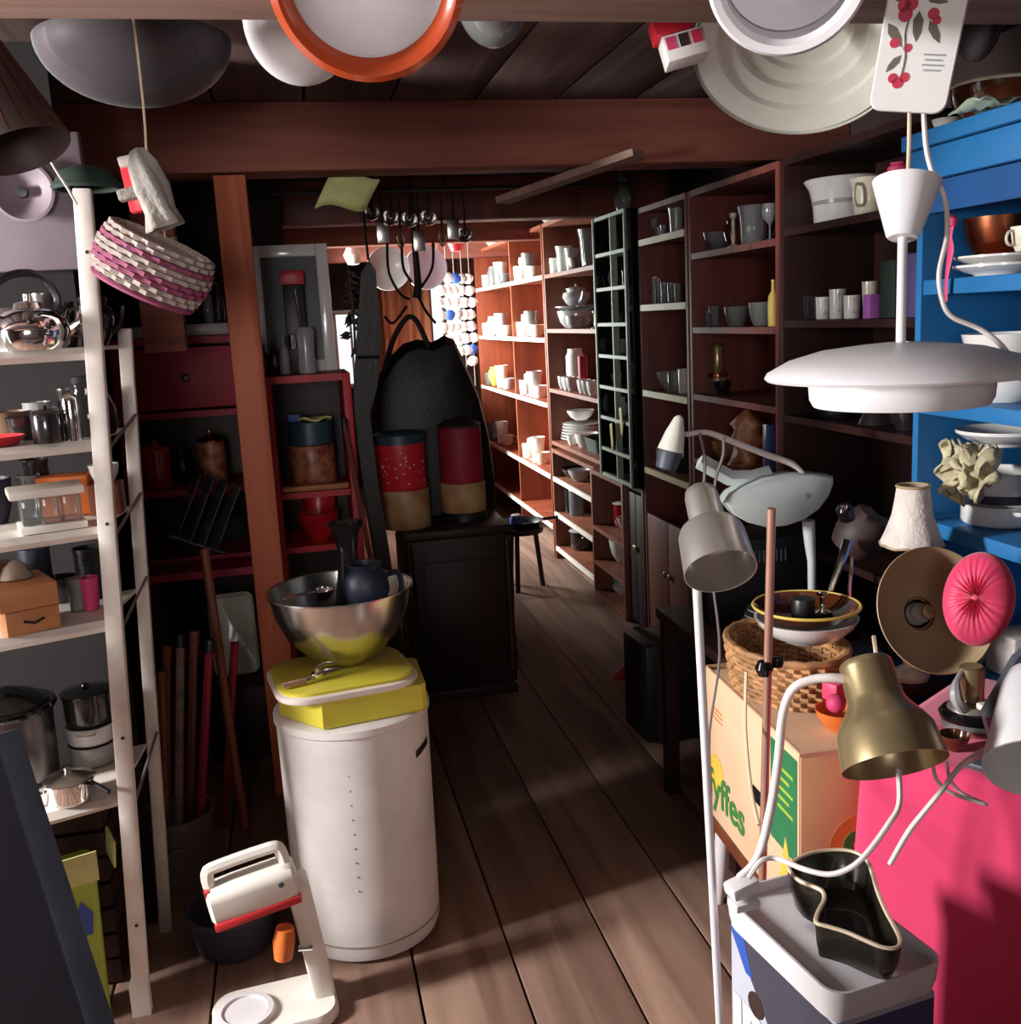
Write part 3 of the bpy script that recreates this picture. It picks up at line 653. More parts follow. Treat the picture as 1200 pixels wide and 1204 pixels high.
B().prism([(-.137, .0), (-.09, -.06), (-.07, -.06), (-.095, .0)], 0, .0008, M=onleft(0, .486, .0012)).build('blue_print', 'blue_plastic', t)
B().lathe([(0, 0), (.022, 0), (.022, .0008), (0, .0008)], 18, M=onleft(-.062, .385, .0012)).build('brown_print', 'brown_shade', t)
text('lettering', 'JB', .11, 'paper_white', t, onleft(-.085, .32, .0012), bold=.006)
EX = LL*.93/2+.0008
em = Matrix(((0, 0, 1, EX), (1, 0, 0, 0), (0, 1, 0, 0), (0, 0, 0, 1)))
B().box((EX, 0, .34), (.001, WW*.9, .28)).build('end_print', 'box_purple', t)
for i in range(6): B().box((EX+.0008, -.05+i*.017, .44), (.0008, .010 if i != 4 else .004, .014)).build('print_mark', 'grey_text', t)
lid = B(); shell(lid, [[(x*k, y*k2, z) for x, y in rrect(LL*1.0, WW*1.06, .03)] for k, k2, z in ((.95, .95, .492), (.985, .98, .51), (1, 1, .538), (1.0, 1.0, .542), (.975, .96, .542), (.96, .94, .524))]); lid.build('tray_lid', 'lamp_white', t)
px_o = [(926, 1016), (945, 1004), (972, 998), (1000, 999), (1018, 1008), (1026, 1024), (1032, 1045), (1042, 1070), (1054, 1092), (1061, 1108), (1056, 1117), (1040, 1117), (1018, 1108), (995, 1098), (972, 1091), (958, 1086), (961, 1072), (968, 1058), (966, 1048), (955, 1042), (940, 1036), (929, 1027)]
rim = [at(a, b, z=.605) for a, b in px_o]; cc = sum(rim, Vector())/len(rim)
def fine(pts, k=3):
    Q = []; N = len(pts)
    for i in range(N):
        p0, p1, p2, p3 = pts[i-1], pts[i], pts[(i+1) % N], pts[(i+2) % N]
        for j in range(k):
            t_ = j/k; Q.append(.5*((2*p1)+(p2-p0)*t_+(2*p0-5*p1+4*p2-p3)*t_*t_+(3*p1-p0-3*p2+p3)*t_**3))
    return Q
R_ = [v-Vector((cc.x, cc.y, 0)) for v in fine(rim)]
def ringat(s, z): return [(v.x*s, v.y*s, z) for v in R_]
t = thing('freeform_vase', 'dark freeform waisted ceramic vase on the grey carton lid', 'vase', (cc.x, cc.y, .543))
b = B(); shell(b, [ringat(.80, 0), ringat(.86, .004), ringat(.95, .03), ringat(1, .062), ringat(.93, .062), ringat(.88, .03), ringat(.78, .01)]); b.build('body', 'art_green', t)
B().tube([(v.x*.965, v.y*.965, .062) for v in R_], .0035, 6, closed=True).build('rim', 'cable_cream', t)
# ------------------------------------------------------------------ lamps on stands
def spot(prof, M, m, inside, parent, nm='lamp_head'):
    h = B().lathe(prof, 36, M=M).build(nm, m, parent); return h
f0, f1 = at(819, 690, d=1.56), at(846, 1212, d=1.78); ft = f1+(f1-f0)*(f1.z/(f0.z-f1.z))
t = thing('floor_lamp', 'silver spotlight floor lamp on a thin white pole', 'floor lamp', (ft.x, ft.y, 0))
o_ = Vector((ft.x, ft.y, 0))
B().lathe([(0, 0), (.10, 0), (.105, .01), (.095, .022), (.02, .03), (.012, .05), (0, .05)], 32).build('base', 'lamp_white', t)
f2 = at(822, 640, d=1.60)
B().tube([Vector((0, 0, .02)), f0-o_, f2-o_], .0068, 10).build('pole', 'lamp_white', t)
s0, s1 = at(822, 574, d=1.60)-o_, at(847, 672, d=1.50)-o_
L = (s1-s0).length; SMx = align(s0, s1)
hd = B().lathe([(0, 0), (.016, .001), (.024, .008), (.0265, .02), (.0275, L*.44), (.036, L*.49), (.046, L*.52), (.050, L*.58), (.054, L), (.0525, L), (.048, L*.6), (.03, L*.52), (0, L*.5)], 40, M=SMx).build('lamp_head', 'steel_brushed', t)
B().lathe([(0, -.002), (.0055, -.002), (.005, .005), (0, .006)], 12, M=Matrix.Translation(at(823, 588, d=1.567)-o_) @ Matrix.Diagonal((1, 1, 1.6, 1))).build('switch', 'paper_white', hd)
B().tube([f2-o_, (s0+s1)/2-Vector((0, -.03, .0))], .006, 8).build('joint', 'lamp_white', t)
B().tube([at(838, 688, d=1.585)-o_, at(846, 770, d=1.63)-o_, at(834, 860, d=1.675)-o_, at(836, 930, d=1.70)-o_], .002, 6, smooth=4).build('cable', 'cable_grey', t)
# copper rod stand
g0, g1 = at(907, 598, d=1.72), at(897, 1010, d=1.93); gt = g1+(g1-g0)*(g1.z/(g0.z-g1.z)); o_ = Vector((gt.x, gt.y, 0))
t = thing('rod_stand', 'copper-coloured rod stand with a round black clamp knob', 'lamp stand', o_)
B().lathe([(0, 0), (.055, 0), (.058, .008), (.05, .018), (.012, .026), (0, .026)], 28).build('base', 'black_metal', t)
B().tube([(0, 0, .02), g0-o_], .0075, 12).build('rod', 'copper_pale', t)
ck = at(900, 784, d=1.815)-o_
B().lathe([(0, -.016), (.011, -.013), (.0165, 0), (.011, .013), (0, .016)], 20, M=Matrix.Translation(ck+Vector((-.006, -.006, 0)))).build('clamp_knob', 'black_gloss', t)
B().lathe([(0, -.01), (.010, -.008), (.012, 0), (.010, .008), (0, .01)], 16, M=Matrix.Translation(ck+Vector((.022, 0, .006)))).build('clamp_screw', 'black_gloss', t)
tag(B().tube([at(877, 790, d=1.86), at(876, 850, d=1.84), at(880, 905, d=1.80), at(886, 945, d=1.74), at(892, 970, d=1.70)], .003, 6, smooth=4).build('extension_cord', 'cable_cream'), 'cream lamp cord hanging in front of the fruit box', 'cord')
# clip lamp with brass head
c0 = at(872, 1042, d=1.60)
t = thing('clip_lamp', 'brass clip-on lamp with white bent neck clamped to the carton lid', 'lamp', c0)
B().box((0, 0, 0), (.035, .05, .022), bev=.006, M=Matrix.Rotation(ang, 4, 'Z') @ Matrix.Rotation(.2, 4, 'X')).box((.005, .0, -.026), (.03, .045, .014), bev=.004, M=Matrix.Rotation(ang, 4, 'Z')).build('clip', 'lamp_white', t)
nk = [c0+Vector((0, .01, .008)), at(891, 1008, d=1.61), at(906, 950, d=1.61), at(915, 890, d=1.62), at(920, 840, d=1.6), at(932, 810, d=1.58), at(955, 799, d=1.57), at(980, 797, d=1.56), at(1005, 800, d=1.56)]
B().tube([p-c0 for p in nk], .0072, 10, smooth=4).build('neck', 'cable_white', t)
h0, h1 = at(1016, 778, d=1.57), at(1052, 900, d=1.49); L = (h1-h0).length
hd = B().lathe([(0, 0), (.036, .0), (.0395, .004), (.040, .012), (.0415, L*.36), (.046, L*.44), (.062, L*.58), (.071, L*.68), (.077, L), (.0755, L), (.069, L*.69), (.044, L*.46), (.038, L*.36), (.037, .02), (0, .02)], 44, M=align(h0-c0, h1-c0)).build('lamp_head', 'brass', t)
B().tube([at(1030, 770, d=1.60)-c0, at(1027, 748, d=1.62)-c0], .0035, 6).build('cap_stud', 'cable_cream', hd)
B().tube([p-c0 for p in (at(1056, 905, d=1.5), at(1057, 945, d=1.48), at(1045, 968, d=1.47), at(1020, 1002, d=1.47), at(1000, 1020, d=1.48), at(975, 1028, d=1.50), at(945, 1022, d=1.53), at(915, 1010, d=1.58), at(895, 1012, d=1.58), at(880, 1032, d=1.58))], .0042, 8, smooth=5).build('cable', 'cable_white', t)
# white pendant with stepped shade
pc = at(1058, 440, d=1.6)
t = thing('pendant_lamp', 'white two-tier pendant lamp with cone canopy and white rod', 'pendant lamp', pc)
up_ = (at(1067, 250, d=1.6)-pc); tl = align(Vector((0, 0, 0)), up_)
B().lathe([(.138, -.002), (.150, -.004), (.203, -.004), (.207, .0), (.203, .008), (.17, .026), (.12, .040), (.06, .047), (.02, .050), (.018, .046), (.11, .034), (.165, .020), (.195, .004)], 64).build('upper_shade', 'lamp_white', t)
B().lathe([(.137, .006), (.139, -.01), (.137, -.036), (.131, -.047), (.124, -.048), (.128, -.036), (.13, .0)], 56).build('lower_shade', 'lamp_white', t)
B().lathe([(0, -.02), (.02, -.018), (.03, 0), (.02, .03), (0, .04)], 20).build('bulb', 'paper_white', t)
ctop, cbot = at(1066, 214, d=1.61)-pc, at(1061, 280, d=1.605)-pc
B().tube([(0, 0, .045), cbot], .0075, 12).build('rod', 'lamp_white', t)
L = (ctop-cbot).length
B().lathe([(0, 0), (.022, 0), (.0255, .004), (.0525, L), (.0505, L), (.024, .008), (0, .008)], 36, M=align(cbot, ctop)).build('canopy_cone', 'lamp_white', t)
top = Vector((ctop.x+.004, ctop.y+.02, ZC-pc.z-.002))
B().tube([ctop-Vector((0, 0, .03)), at(1069, 130, d=1.63)-pc, top], .0032, 8, smooth=4).build('cord', 'cable_cream', t)
B().tube([p-pc for p in (at(1086, 60, d=1.64), at(1086, 130, d=1.62), at(1089, 175, d=1.62), at(1097, 205, d=1.62), at(1110, 232, d=1.62), at(1113, 275, d=1.61), at(1104, 320, d=1.60), at(1107, 352, d=1.60), at(1118, 372, d=1.60), at(1150, 386, d=1.60), at(1175, 404, d=1.60), at(1192, 428, d=1.63), at(1215, 470, d=1.7))], .0042, 8, smooth=5).build('cable', 'cable_white', t)
# desk lamp with flat grey-white shade, on the dark bench
bz = .60
t = thing('bench', 'low dark bench behind the wicker basket', 'bench', (1.25, 2.60, 0))
B().box((0, 0, bz-.015), (.44, .56, .03), bev=.004).build('top', 'chest_wood', t)
for sx in (-1, 1):
    for sy in (-1, 1): B().box((sx*.19, sy*.25, (bz-.03)/2), (.04, .04, bz-.03)).build('leg', 'chest_wood', t)
d0 = atyz(955, 2.42, bz)
t = thing('desk_lamp', 'pale grey jointed desk lamp with leaf-shaped shade and thin arm', 'desk lamp', d0)
def rel(px, py, y): return at(px, py, y=y)-d0
B().lathe([(0, 0), (.075, 0), (.078, .01), (.07, .02), (.018, .026), (0, .026)], 28).build('base', 'lamp_grey', t)
B().tube([(0, 0, .02), rel(954, 660, 2.42), rel(952, 640, 2.42), rel(950, 612, 2.42)], [.011, .011, .011, .016, .017], 12).build('post', 'lamp_grey', t)
lp = [(849, 590), (856, 580), (872, 571), (895, 562), (925, 557), (955, 557), (979, 560), (979, 568), (974, 582), (962, 598), (945, 610), (922, 618), (900, 620), (878, 614), (860, 604)]
A3 = [at(a, b, y=2.38)-d0 for a, b in lp]; c_ = sum(A3, Vector())/len(A3)
dn = Vector((FW.x, FW.y, 0)).normalized()
def ofs(k, s): return [tuple(c_+(v-c_)*s+dn*k) for v in A3]
b = B(); shell(b, [ofs(-.014, .93), ofs(-.010, .98), ofs(0, 1), ofs(.05, 1), ofs(.054, .97)]); sd = b.build('lamp_shade', 'lamp_grey', t, sharp=50)
B().lathe([(0, 0), (.007, 0), (.006, .003), (0, .004)], 14, M=align(rel(950, 583, 2.352), rel(950, 583, 2.34))).build('switch', 'slate', sd)
B().tube([rel(944, 556, 2.40), rel(930, 545, 2.40), rel(905, 536, 2.40), rel(868, 522, 2.39), rel(848, 514, 2.38), rel(828, 508, 2.38), rel(805, 511, 2.37)], [.005, .0085, .0085, .0085, .0085, .007, .0065], 10, smooth=3).build('arm', 'edge_white', t)
B().tube([rel(822, 542, 2.44), rel(858, 562, 2.43), rel(884, 562, 2.43), rel(905, 556, 2.43)], .016, 4, flat=1.3).build('bracket', 'lamp_grey', t)
a0, a1 = rel(799, 488, 2.37), rel(788, 530, 2.37); L = (a1-a0).length
B().lathe([(0, 0), (.006, .002), (.012, .008), (.024, L*.5), (.033, L), (.030, L), (.02, L*.5), (0, L*.3)], 28, M=align(a0, a1)).build('counter_shade', 'lamp_cream', t)
B().lathe([(0, 0), (.028, 0), (.030, .01), (.026, .045), (.012, .05), (0, .05)], 24, M=align(a1, a1+(a1-a0)*1.0)).build('socket', 'slate', t)
B().tube([rel(822, 509, 2.37), rel(828, 540, 2.36), rel(827, 572, 2.36), rel(822, 600, 2.36)], .004, 6, smooth=4).build('cable', 'cable_grey', t)
B().tube([rel(850, 514, 2.37), rel(850, 535, 2.36), rel(842, 560, 2.36), rel(838, 590, 2.36)], .004, 6, smooth=4).build('cable', 'cable_grey', t)
# black radio with vents
rb = atyz(892, 2.70, bz+.001)
t = thing('radio', 'black box radio with vent slots behind the copper rod', 'radio', (rb.x-.02, 2.74, bz+.001), (0, 0, -.08))
B().box((0, 0, .12), (.30, .2, .24), bev=.006).build('body', 'black_plastic', t)
for i in range(14): B().box((-.09+i*.013, -.102, .19), (.004, .006, .035)).build('vent_slot', 'slate', t)
for i in (-1, 0, 1): B().lathe([(0, 0), (.014, 0), (.012, .012), (0, .013)], 14, M=Matrix.Translation((.06+i*.04, -.1, .06)) @ Matrix.Rotation(PI/2, 4, 'X')).build('knob', 'black_gloss', t)
q = atyz(905, 2.55, bz+.002)
for i in range(4): tag(B().lathe(P(.07-.004*i, .014, PROF['plate']), 28).build('saucer', 'porcelain_grey', loc=(q.x-.02+.004*i, 2.545, bz+.002+i*.016)), ['lowest', 'second lowest', 'third', 'topmost'][i]+' saucer of the stack before the black radio', 'saucer', 'stacked saucers')
# dark side stool carrying lamps between basket and blue shelves
sx0 = Vector((1.325, 2.10, 0)); sz = .64
t = thing('side_table', 'small dark side table wedged between basket and blue shelves', 'side table', sx0)
B().box((0, 0, sz-.012), (.25, .32, .024), bev=.003).build('top', 'chest_wood', t)
for a in (-1, 1):
    for b_ in (-1, 1): B().box((a*.1, b_*.13, (sz-.024)/2), (.03, .03, sz-.024)).build('leg', 'chest_wood', t)
q0 = atyz(1004, 2.19, sz+.001)
t = thing('table_lamp', 'dark brown globe-shade lamp with chrome legs beside the basket', 'lamp', q0)
def rl(px, py, y): return at(px, py, y=y)-q0
B().lathe([(0, 0), (.066, 0), (.068, .006), (.06, .012), (0, .014)], 28).build('base', 'slate', t)
B().tube([rl(974, 735, 2.12), rl(975, 700, 2.12), rl(988, 662, 2.13), rl(996, 635, 2.14)], [.006, .006, .008, .011, .011], 8, smooth=3).build('leg', 'chrome', t)
B().tube([rl(999, 735, 2.15), rl(999, 690, 2.15), rl(1001, 655, 2.15)], .005, 8).build('leg', 'chrome', t)
g = rl(1014, 625, 2.2)
B().lathe([(.02, .062), (.045, .05), (.06, .015), (.062, -.02), (.05, -.055), (.046, -.055), (.057, -.02), (.055, .015), (.04, .045)], 28, M=Matrix.Translation(g) @ Matrix.Rotation(.5, 4, 'Y') @ Matrix.Rotation(.4, 4, 'X')).build('lamp_shade', 'brown_shade', t)
B().lathe([(0, 0), (.018, 0), (.02, .03), (.012, .04), (0, .042)], 16, M=align(rl(996, 610, 2.13), rl(990, 588, 2.12))).build('socket', 'black_gloss', t)
B().lathe([(0, -.008), (.007, -.005), (.009, 0), (.007, .005), (0, .008)], 14, M=Matrix.Translation(rl(992, 596, 2.09))).build('knob', 'chrome', t)
q1 = atyz(1068, 2.0, sz+.001)
t = thing('table_lamp', 'small table lamp with ivory scalloped fabric bell shade', 'lamp', q1)
B().lathe([(0, 0), (.045, 0), (.047, .01), (.03, .02), (.014, .03), (.02, .07), (.024, .12), (.012, .17), (.009, .26), (.014, .27), (0, .275)], 24).build('base', 'porcelain_cream', t)
zt, zb = (at(1066, 572, y=2.0)-q1).z, (at(1068, 640, y=2.0)-q1).z
rtp, rbt = .034, .066
sc = lambda a, r, z: 1+(.03*math.cos(8*a) if z < zb+.03 else 0)
s_ = B().lathe([(rtp, zt), (rtp*1.03, zt-.006), (rtp*1.12, zt-.03), (rtp*1.3, (zt+zb)/2), (rbt*.86, zb+.03), (rbt, zb+.006), (rbt*1.02, zb), (rbt*.97, zb), (rbt*.84, zb+.03), (rtp*1.25, (zt+zb)/2), (rtp*.97, zt-.006)], 48, warp=sc).build('lamp_shade', 'fabric_white', t)
B().tube([(rtp*math.cos(2*PI*i/28), rtp*math.sin(2*PI*i/28), zt) for i in range(28)], .0035, 6, closed=True).build('top_trim', 'dish_beige', s_)
B().tube([(rbt*1.01*(1+.03*math.cos(16*PI*i/64))*math.cos(2*PI*i/64), rbt*1.01*(1+.03*math.cos(16*PI*i/64))*math.sin(2*PI*i/64), zb+.002*math.cos(16*PI*i/64)) for i in range(64)], .003, 6, closed=True).build('bottom_trim', 'dish_beige', s_)
# big beige reflector dish with socket
dc = at(1096, 718, y=1.78)
vw = (EYE-dc).normalized(); ax = (vw+RT*.55+Vector((0, 0, .12))).normalized()
DM = align(dc, dc+ax)
t = thing('reflector_lamp', 'large beige dish reflector lamp with bare socket leaning on pink table', 'lamp', M=DM)
B().lathe([(.030, -.055), (.038, -.053), (.08, -.035), (.115, -.008), (.128, .012), (.130, .014), (.129, .016), (.113, -.003), (.078, -.029), (.036, -.046), (.034, -.05)], 56).build('reflector', 'dish_beige', t)
B().lathe([(.036, -.050), (.036, -.085), (0, -.085), (0, -.08), (.033, -.08), (.033, -.05)], 28).build('socket_cup', 'brown_shade', t)
sk = B().lathe([(0, -.08), (.022, -.078), (.024, -.06), (.019, -.055), (.019, -.04), (.016, -.036), (.014, -.02), (0, -.018)], 24).build('socket', 'porcelain_grey', t)
B().lathe([(.013, -.022), (.0145, -.02), (.0145, -.012), (.009, -.006), (0, -.006)], 18).build('contact', 'brass', sk)
for i in range(3): B().tube([(.0195*math.cos(a*PI/8), .0195*math.sin(a*PI/8), -.052+.005*i) for a in range(16)], .0018, 5, closed=True).build('thread', 'porcelain_grey', sk)
B().tube([(0, -.0, -.085), (.02, -.05, -.10), (.02, -.12, -.08)], .009, 8, smooth=3).build('arm', 'steel_brushed', t)
# pleated pink cushion shade on a metal stand
kc = at(1150, 704, y=1.60)
ax = ((EYE-kc).normalized()-RT*.35+Vector((0, 0, .12))).normalized()
PMx = align(kc, kc+ax)
def pl(a, r, z): return 1+.018*math.cos(a*26)*(1-r/.09)+.0
R = .086
t = thing('round_cushion', 'round pleated hot-pink satin cushion with gathered centre', 'cushion', M=PMx)
n = 104
prof = [(0, .018), (.006, .020), (.02, .027), (.04, .031), (.06, .027), (.075, .018), (.083, .006), (.084, -.004), (.07, -.022), (.04, -.03), (.01, -.028), (0, -.026)]
b = B(); vs = []
def pleat(b):
    rings = []; vs = []; fs = []
    for (r, z) in prof:
        if r < 1e-6: rings.append([len(vs)]); vs.append((0, 0, z)); continue
        rings.append(list(range(len(vs), len(vs)+n)))
        for i in range(n):
            a = 2*PI*i/n; dz = (.0042*math.cos(i*PI/2+.0)+.003*math.sin(a*7))*max(0, 1-r/.075) if z > 0 else 0
            vs.append((r*math.cos(a)*.74, r*math.sin(a)*1.04, z+dz))
    for p, q in zip(rings, rings[1:]):
        for i in range(n):
            j = (i+1) % n
            if len(p) == 1: fs.append((p[0], q[j], q[i]))
            elif len(q) == 1: fs.append((p[i], p[j], q[0]))
            else: fs.append((p[i], p[j], q[j], q[i]))
    return b.add(vs, fs)
pleat(b).build('cover', 'pink_satin', t, sharp=75)
B().lathe([(0, .014), (.006, .016), (.008, .020), (.005, .024), (0, .025)], 14).build('button', 'pink_satin', t)
# metal lamp foot, black arm and white shade at the right edge
m0 = at(1140, 858, z=TZ)
t = thing('metal_lamp', 'tarnished metal lamp base with steel cylinder under the pink cushion', 'lamp base', m0)
B().lathe([(0, 0), (.042, 0), (.05, .006), (.052, .014), (.046, .022), (.032, .03), (.036, .036), (.042, .044), (.036, .054), (.018, .06), (0, .06)], 32).build('foot', 'steel_brushed', t)
B().lathe([(0, .06), (.022, .06), (.0225, .064), (.0225, .122), (.018, .126), (0, .126)], 28).build('cylinder', 'brass', t)
B().lathe([(.044, .022), (.054, .026), (.056, .034), (.05, .042), (.04, .044)], 32).build('black_ring', 'black_gloss', t)
B().box((-.002, -.046, .064), (.03, .02, .012), bev=.003).build('tag', 'edge_white', t)
B().tube([(-.03, -.02, .05), (-.045, -.02, .075), (-.04, -.01, .10), (-.02, 0, .12)], [.009, .012, .011, .005, .005], 8, smooth=3).build('lever', 'porcelain_grey', t)
m1 = at(1178, 905, z=TZ)
t = thing('desk_lamp', 'black-armed desk lamp with glossy white shade at the right edge', 'desk lamp', m1)
B().box((.03, .0, .006), (.13, .11, .012), bev=.004, M=Matrix.Rotation(.5, 4, 'Z')).build('base', 'slate', t)
B().tube([Vector((.01, .02, .012)), at(1160, 838, d=1.62)-m1, at(1178, 808, d=1.62)-m1, at(1196, 775, d=1.62)-m1, at(1225, 755, d=1.62)-m1], .0105, 8).build('arm', 'slate', t)
w0, w1 = at(1212, 785, d=1.58)-m1, at(1222, 905, d=1.46)-m1; L = (w1-w0).length
B().lathe([(0, 0), (.02, .002), (.034, .015), (.045, .04), (.075, L*.95), (.076, L), (.073, L), (.042, .045), (0, .03)], 36, M=align(w0, w1)).build('lamp_shade', 'lamp_white', t)
tag(B().tube([at(1164, 880, d=1.58), at(1140, 893, d=1.55), at(1125, 905, d=1.54), at(1108, 928, d=1.53), at(1090, 950, d=1.535), at(1068, 978, d=1.55), at(1046, 1016, d=1.57)], [.0062, .005, .004, .004, .004, .0045, .004], 8, smooth=4).build('power_cord', 'cable_white'), 'white power cord trailing down the pink cloth', 'cord')
tag(B().tube([at(1095, 885, d=1.57), at(1100, 915, d=1.55), at(1118, 932, d=1.54), at(1150, 943, d=1.535), at(1158, 945, d=1.535), at(1130, 932, d=1.55), at(1116, 915, d=1.56), at(1113, 895, d=1.57)], .003, 6, smooth=4).build('cord_loop', 'cable_white'), 'thin white looped cord beside the brass lamp on pink cloth', 'cord')
vessel('bowl', at(1122, 878, z=TZ)+Vector((-.008, -.01, 0)), .026, .03, 'brown_glaze', 'little amber glass bowl below the tarnished lamp base', 'bowl')
# ------------------------------------------------------------------ things on the white rack
q = rk(40, 0, 2.29)
t = thing('kettle', 'steel kettle with black handle on the top shelf of the white rack', 'kettle', q, (0, 0, .5))
B().lathe([(0, 0), (.062, 0), (.07, .01), (.075, .035), (.07, .06), (.05, .078), (.03, .084), (0, .086)], 32).build('body', 'chrome', t)
B().lathe([(0, .084), (.03, .084), (.026, .095), (.008, .1), (.008, .112), (0, .114)], 20).build('lid', 'steel', t)
B().tube([(.06, 0, .03), (.095, 0, .05), (.105, 0, .085)], [.013, .010, .007, .007], 8, smooth=3).build('spout', 'chrome', t)
B().tube([(-.06, 0, .06), (-.075, 0, .11), (-.03, 0, .15), (.03, 0, .15), (.06, 0, .105), (.05, 0, .075)], .008, 8, smooth=3).build('handle', 'black_plastic', t)
vessel('deep', rk(-2, 0, 2.42), .05, .09, 'steel_brushed', 'brushed steel pot behind the kettle on the white rack', 'pot', side='black_plastic')
vessel('urn', rk(132, 0, 2.44)+Vector((-.03, 0, 0)), .042, .10, 'dark_glaze', 'black teapot at the right end of the rack top shelf', 'teapot', handle=True, spout=True, lid='dark_glaze', rz=PI)
q = rk(48, 1, 2.445)
vessel('cup', q, .03, .075, 'porcelain_grey', 'grey-white cup at the back of the second rack shelf', 'cup', handle=True)
vessel('bowl', rk(12, 1, 2.42), .05, .06, 'stoneware', 'orange-brown stoneware bowl on the second rack shelf', 'bowl')
t = thing('serving_tray', 'red oval serving tray edge on the second rack shelf', 'tray', rk(0, 1, 2.24)+Vector((-.05, .02, .002)), (0, 0, .2))
B().lathe([(0, 0), (.08, 0), (.095, .016), (.092, .018), (.078, .004), (0, .004)], 32, M=Matrix.Diagonal((1, .7, 1, 1))).build('tray', 'red_plastic', t)
vessel('can', rk(88, 1, 2.27), .018, .085, 'chrome', 'slim chrome flask standing on the second rack shelf', 'flask', lid='chrome', knob=False)
q = rk(110, 1, 2.37)
t = thing('coffee_pot', 'glass coffee pot with black handle at right end of second shelf', 'coffee pot', q, (0, 0, -1.2))
B().lathe([(0, 0), (.045, 0), (.055, .02), (.052, .06), (.036, .10), (.04, .115), (.037, .115), (.033, .1), (.048, .06), (.05, .02), (0, .008)], 28).build('body', 'smoke_glass', t)
B().tube([(.036, 0, .105), (.07, 0, .11), (.085, 0, .07), (.078, 0, .02)], [.009, .011, .010, .008], 8, smooth=3).build('handle', 'black_gloss', t)
B().lathe([(0, .115), (.04, .115), (.036, .128), (0, .13)], 20).build('lid', 'black_plastic', t)
vessel('can', rk(58, 1, 2.26), .03, .06, 'dark_glaze', 'dark glazed jar in front of the chrome flask', 'jar', lid='dark_glaze')
# third shelf
q = rk(62, 2, 2.29)
t = thing('organiser_box', 'clear plastic organiser box with white lid and base on white rack', 'organiser', q, (0, 0, .3))
B().box((0, 0, .008), (.13, .10, .016), bev=.003).build('base', 'white_paint', t)
for s in (-1, 0, 1): B().box((s*.04, 0, .045), (.036, .09, .056), bev=.003).build('compartment', 'clear_glass', t)
B().box((-.006, -.004, .084), (.145, .105, .018), bev=.004).build('lid', 'white_paint', t)
tag(B().box((0, 0, .045), (.11, .08, .09), bev=.004).build('carton_pack', 'orange', loc=rk(98, 2, 2.46)+Vector((-.03, 0, .002))), 'orange cardboard pack behind the clear organiser box', 'box')
vessel('tumbler', rk(40, 2, 2.44), .025, .10, 'clear_glass', 'clear glass tumbler at the back of the third rack shelf', 'glass')
vessel('deep', rk(-6, 2, 2.42), .045, .10, 'navy', 'navy blue bowl at left end of third rack shelf', 'bowl')
q = rk(140, 2, 2.44)+Vector((-.022, 0, 0))
tag(B().box((0, 0, .035), (.07, .07, .07), bev=.003).build('wooden_box', 'walnut', loc=q), 'small red-brown wooden box beside the rack back post', 'box')
vessel('cup', q+Vector((0, 0, .072)), .033, .04, 'porcelain', 'white cup perched on the red-brown wooden box', 'cup')
# fourth shelf
q = rk(32, 3, 2.27)
t = thing('wooden_casket', 'pale wooden casket with overhanging lid on the fourth rack shelf', 'casket', q, (0, 0, .45))
B().box((0, 0, .026), (.105, .14, .052), bev=.003).build('body', 'box_wood', t)
B().box((-.004, 0, .078), (.116, .15, .05), bev=.004).build('lid', 'box_wood', t)
B().tube([(-.02, -.0745, .03), (0, -.079, .024), (.02, -.0745, .03)], .003, 6).build('pull', 'black_metal', t)
vessel('bell', q+Vector((-.012, .015, .106)), .036, .036, 'steel', 'small steel bell-shaped lid on top of the wooden casket', 'lid', lid=None)
for i, (px, m, l) in enumerate(((93, 'clear_glass', 'clear ribbed glass beaker right of the wooden casket'), (108, 'pink_plain', 'pink beaker between glass beaker and rack post'))):
    vessel('tumbler', rk(px, 3, 2.36), .021, .075, m, l, 'beaker')
vessel('deep', rk(76, 3, 2.46), .036, .06, 'dark_glaze', 'black bowl in the shade behind the pink beaker', 'bowl')
vessel('can', rk(3, 3, 2.44), .035, .11, 'copper', 'copper-coloured tin behind the wooden casket', 'tin')
# fifth shelf
q = rk(22, 4, 2.40)
t = thing('stock_pot', 'big dark stock pot with black rolled rim on lowest rack shelf', 'pot', q)
B().lathe([(0, .0), (.08, 0), (.09, .01), (.093, .17), (.088, .175), (.083, .02), (0, .012)], 40).build('body', 'steel_dark', t)
B().tube([(.094*math.cos(2*PI*i/36), .094*math.sin(2*PI*i/36), .175) for i in range(36)], .010, 8, closed=True).build('rim', 'black_gloss', t)
B().lathe([(0, .225), (.012, .222), (.06, .205), (.085, .184), (.08, .182), (.06, .196), (0, .21)], 36).build('lid', 'black_gloss', t)
q = rk(84, 4, 2.245)
t = thing('saucepan', 'shiny steel saucepan with long handle on the lowest rack shelf', 'saucepan', q, (0, 0, -.1))
B().lathe(P(.052, .05, PROF['pot']), 36).build('body', 'chrome', t)
B().lathe([(0, .068), (.01, .066), (.045, .056), (.054, .051), (.05, .05), (0, .058)], 32).build('lid', 'steel', t)
B().lathe([(0, .066), (.006, .066), (.01, .076), (0, .08)], 12).build('lid_knob', 'chrome', t)
B().tube([(.05, -.01, .04), (.075, -.035, .038), (.10, -.06, .036)], [.005, .006, .005], 8).build('handle', 'black_plastic', t)
B().tube([(-.05, -.02, .03), (-.09, -.035, .02), (-.13, -.04, .015)], .005, 8).build('handle', 'steel', t)
q2 = rk(104, 4, 2.40)+Vector((-.01, 0, .10))
vessel('pot', rk(112, 4, 2.45), .055, .05, 'porcelain_grey', 'grey enamel pot at back right of lowest rack shelf', 'pot')
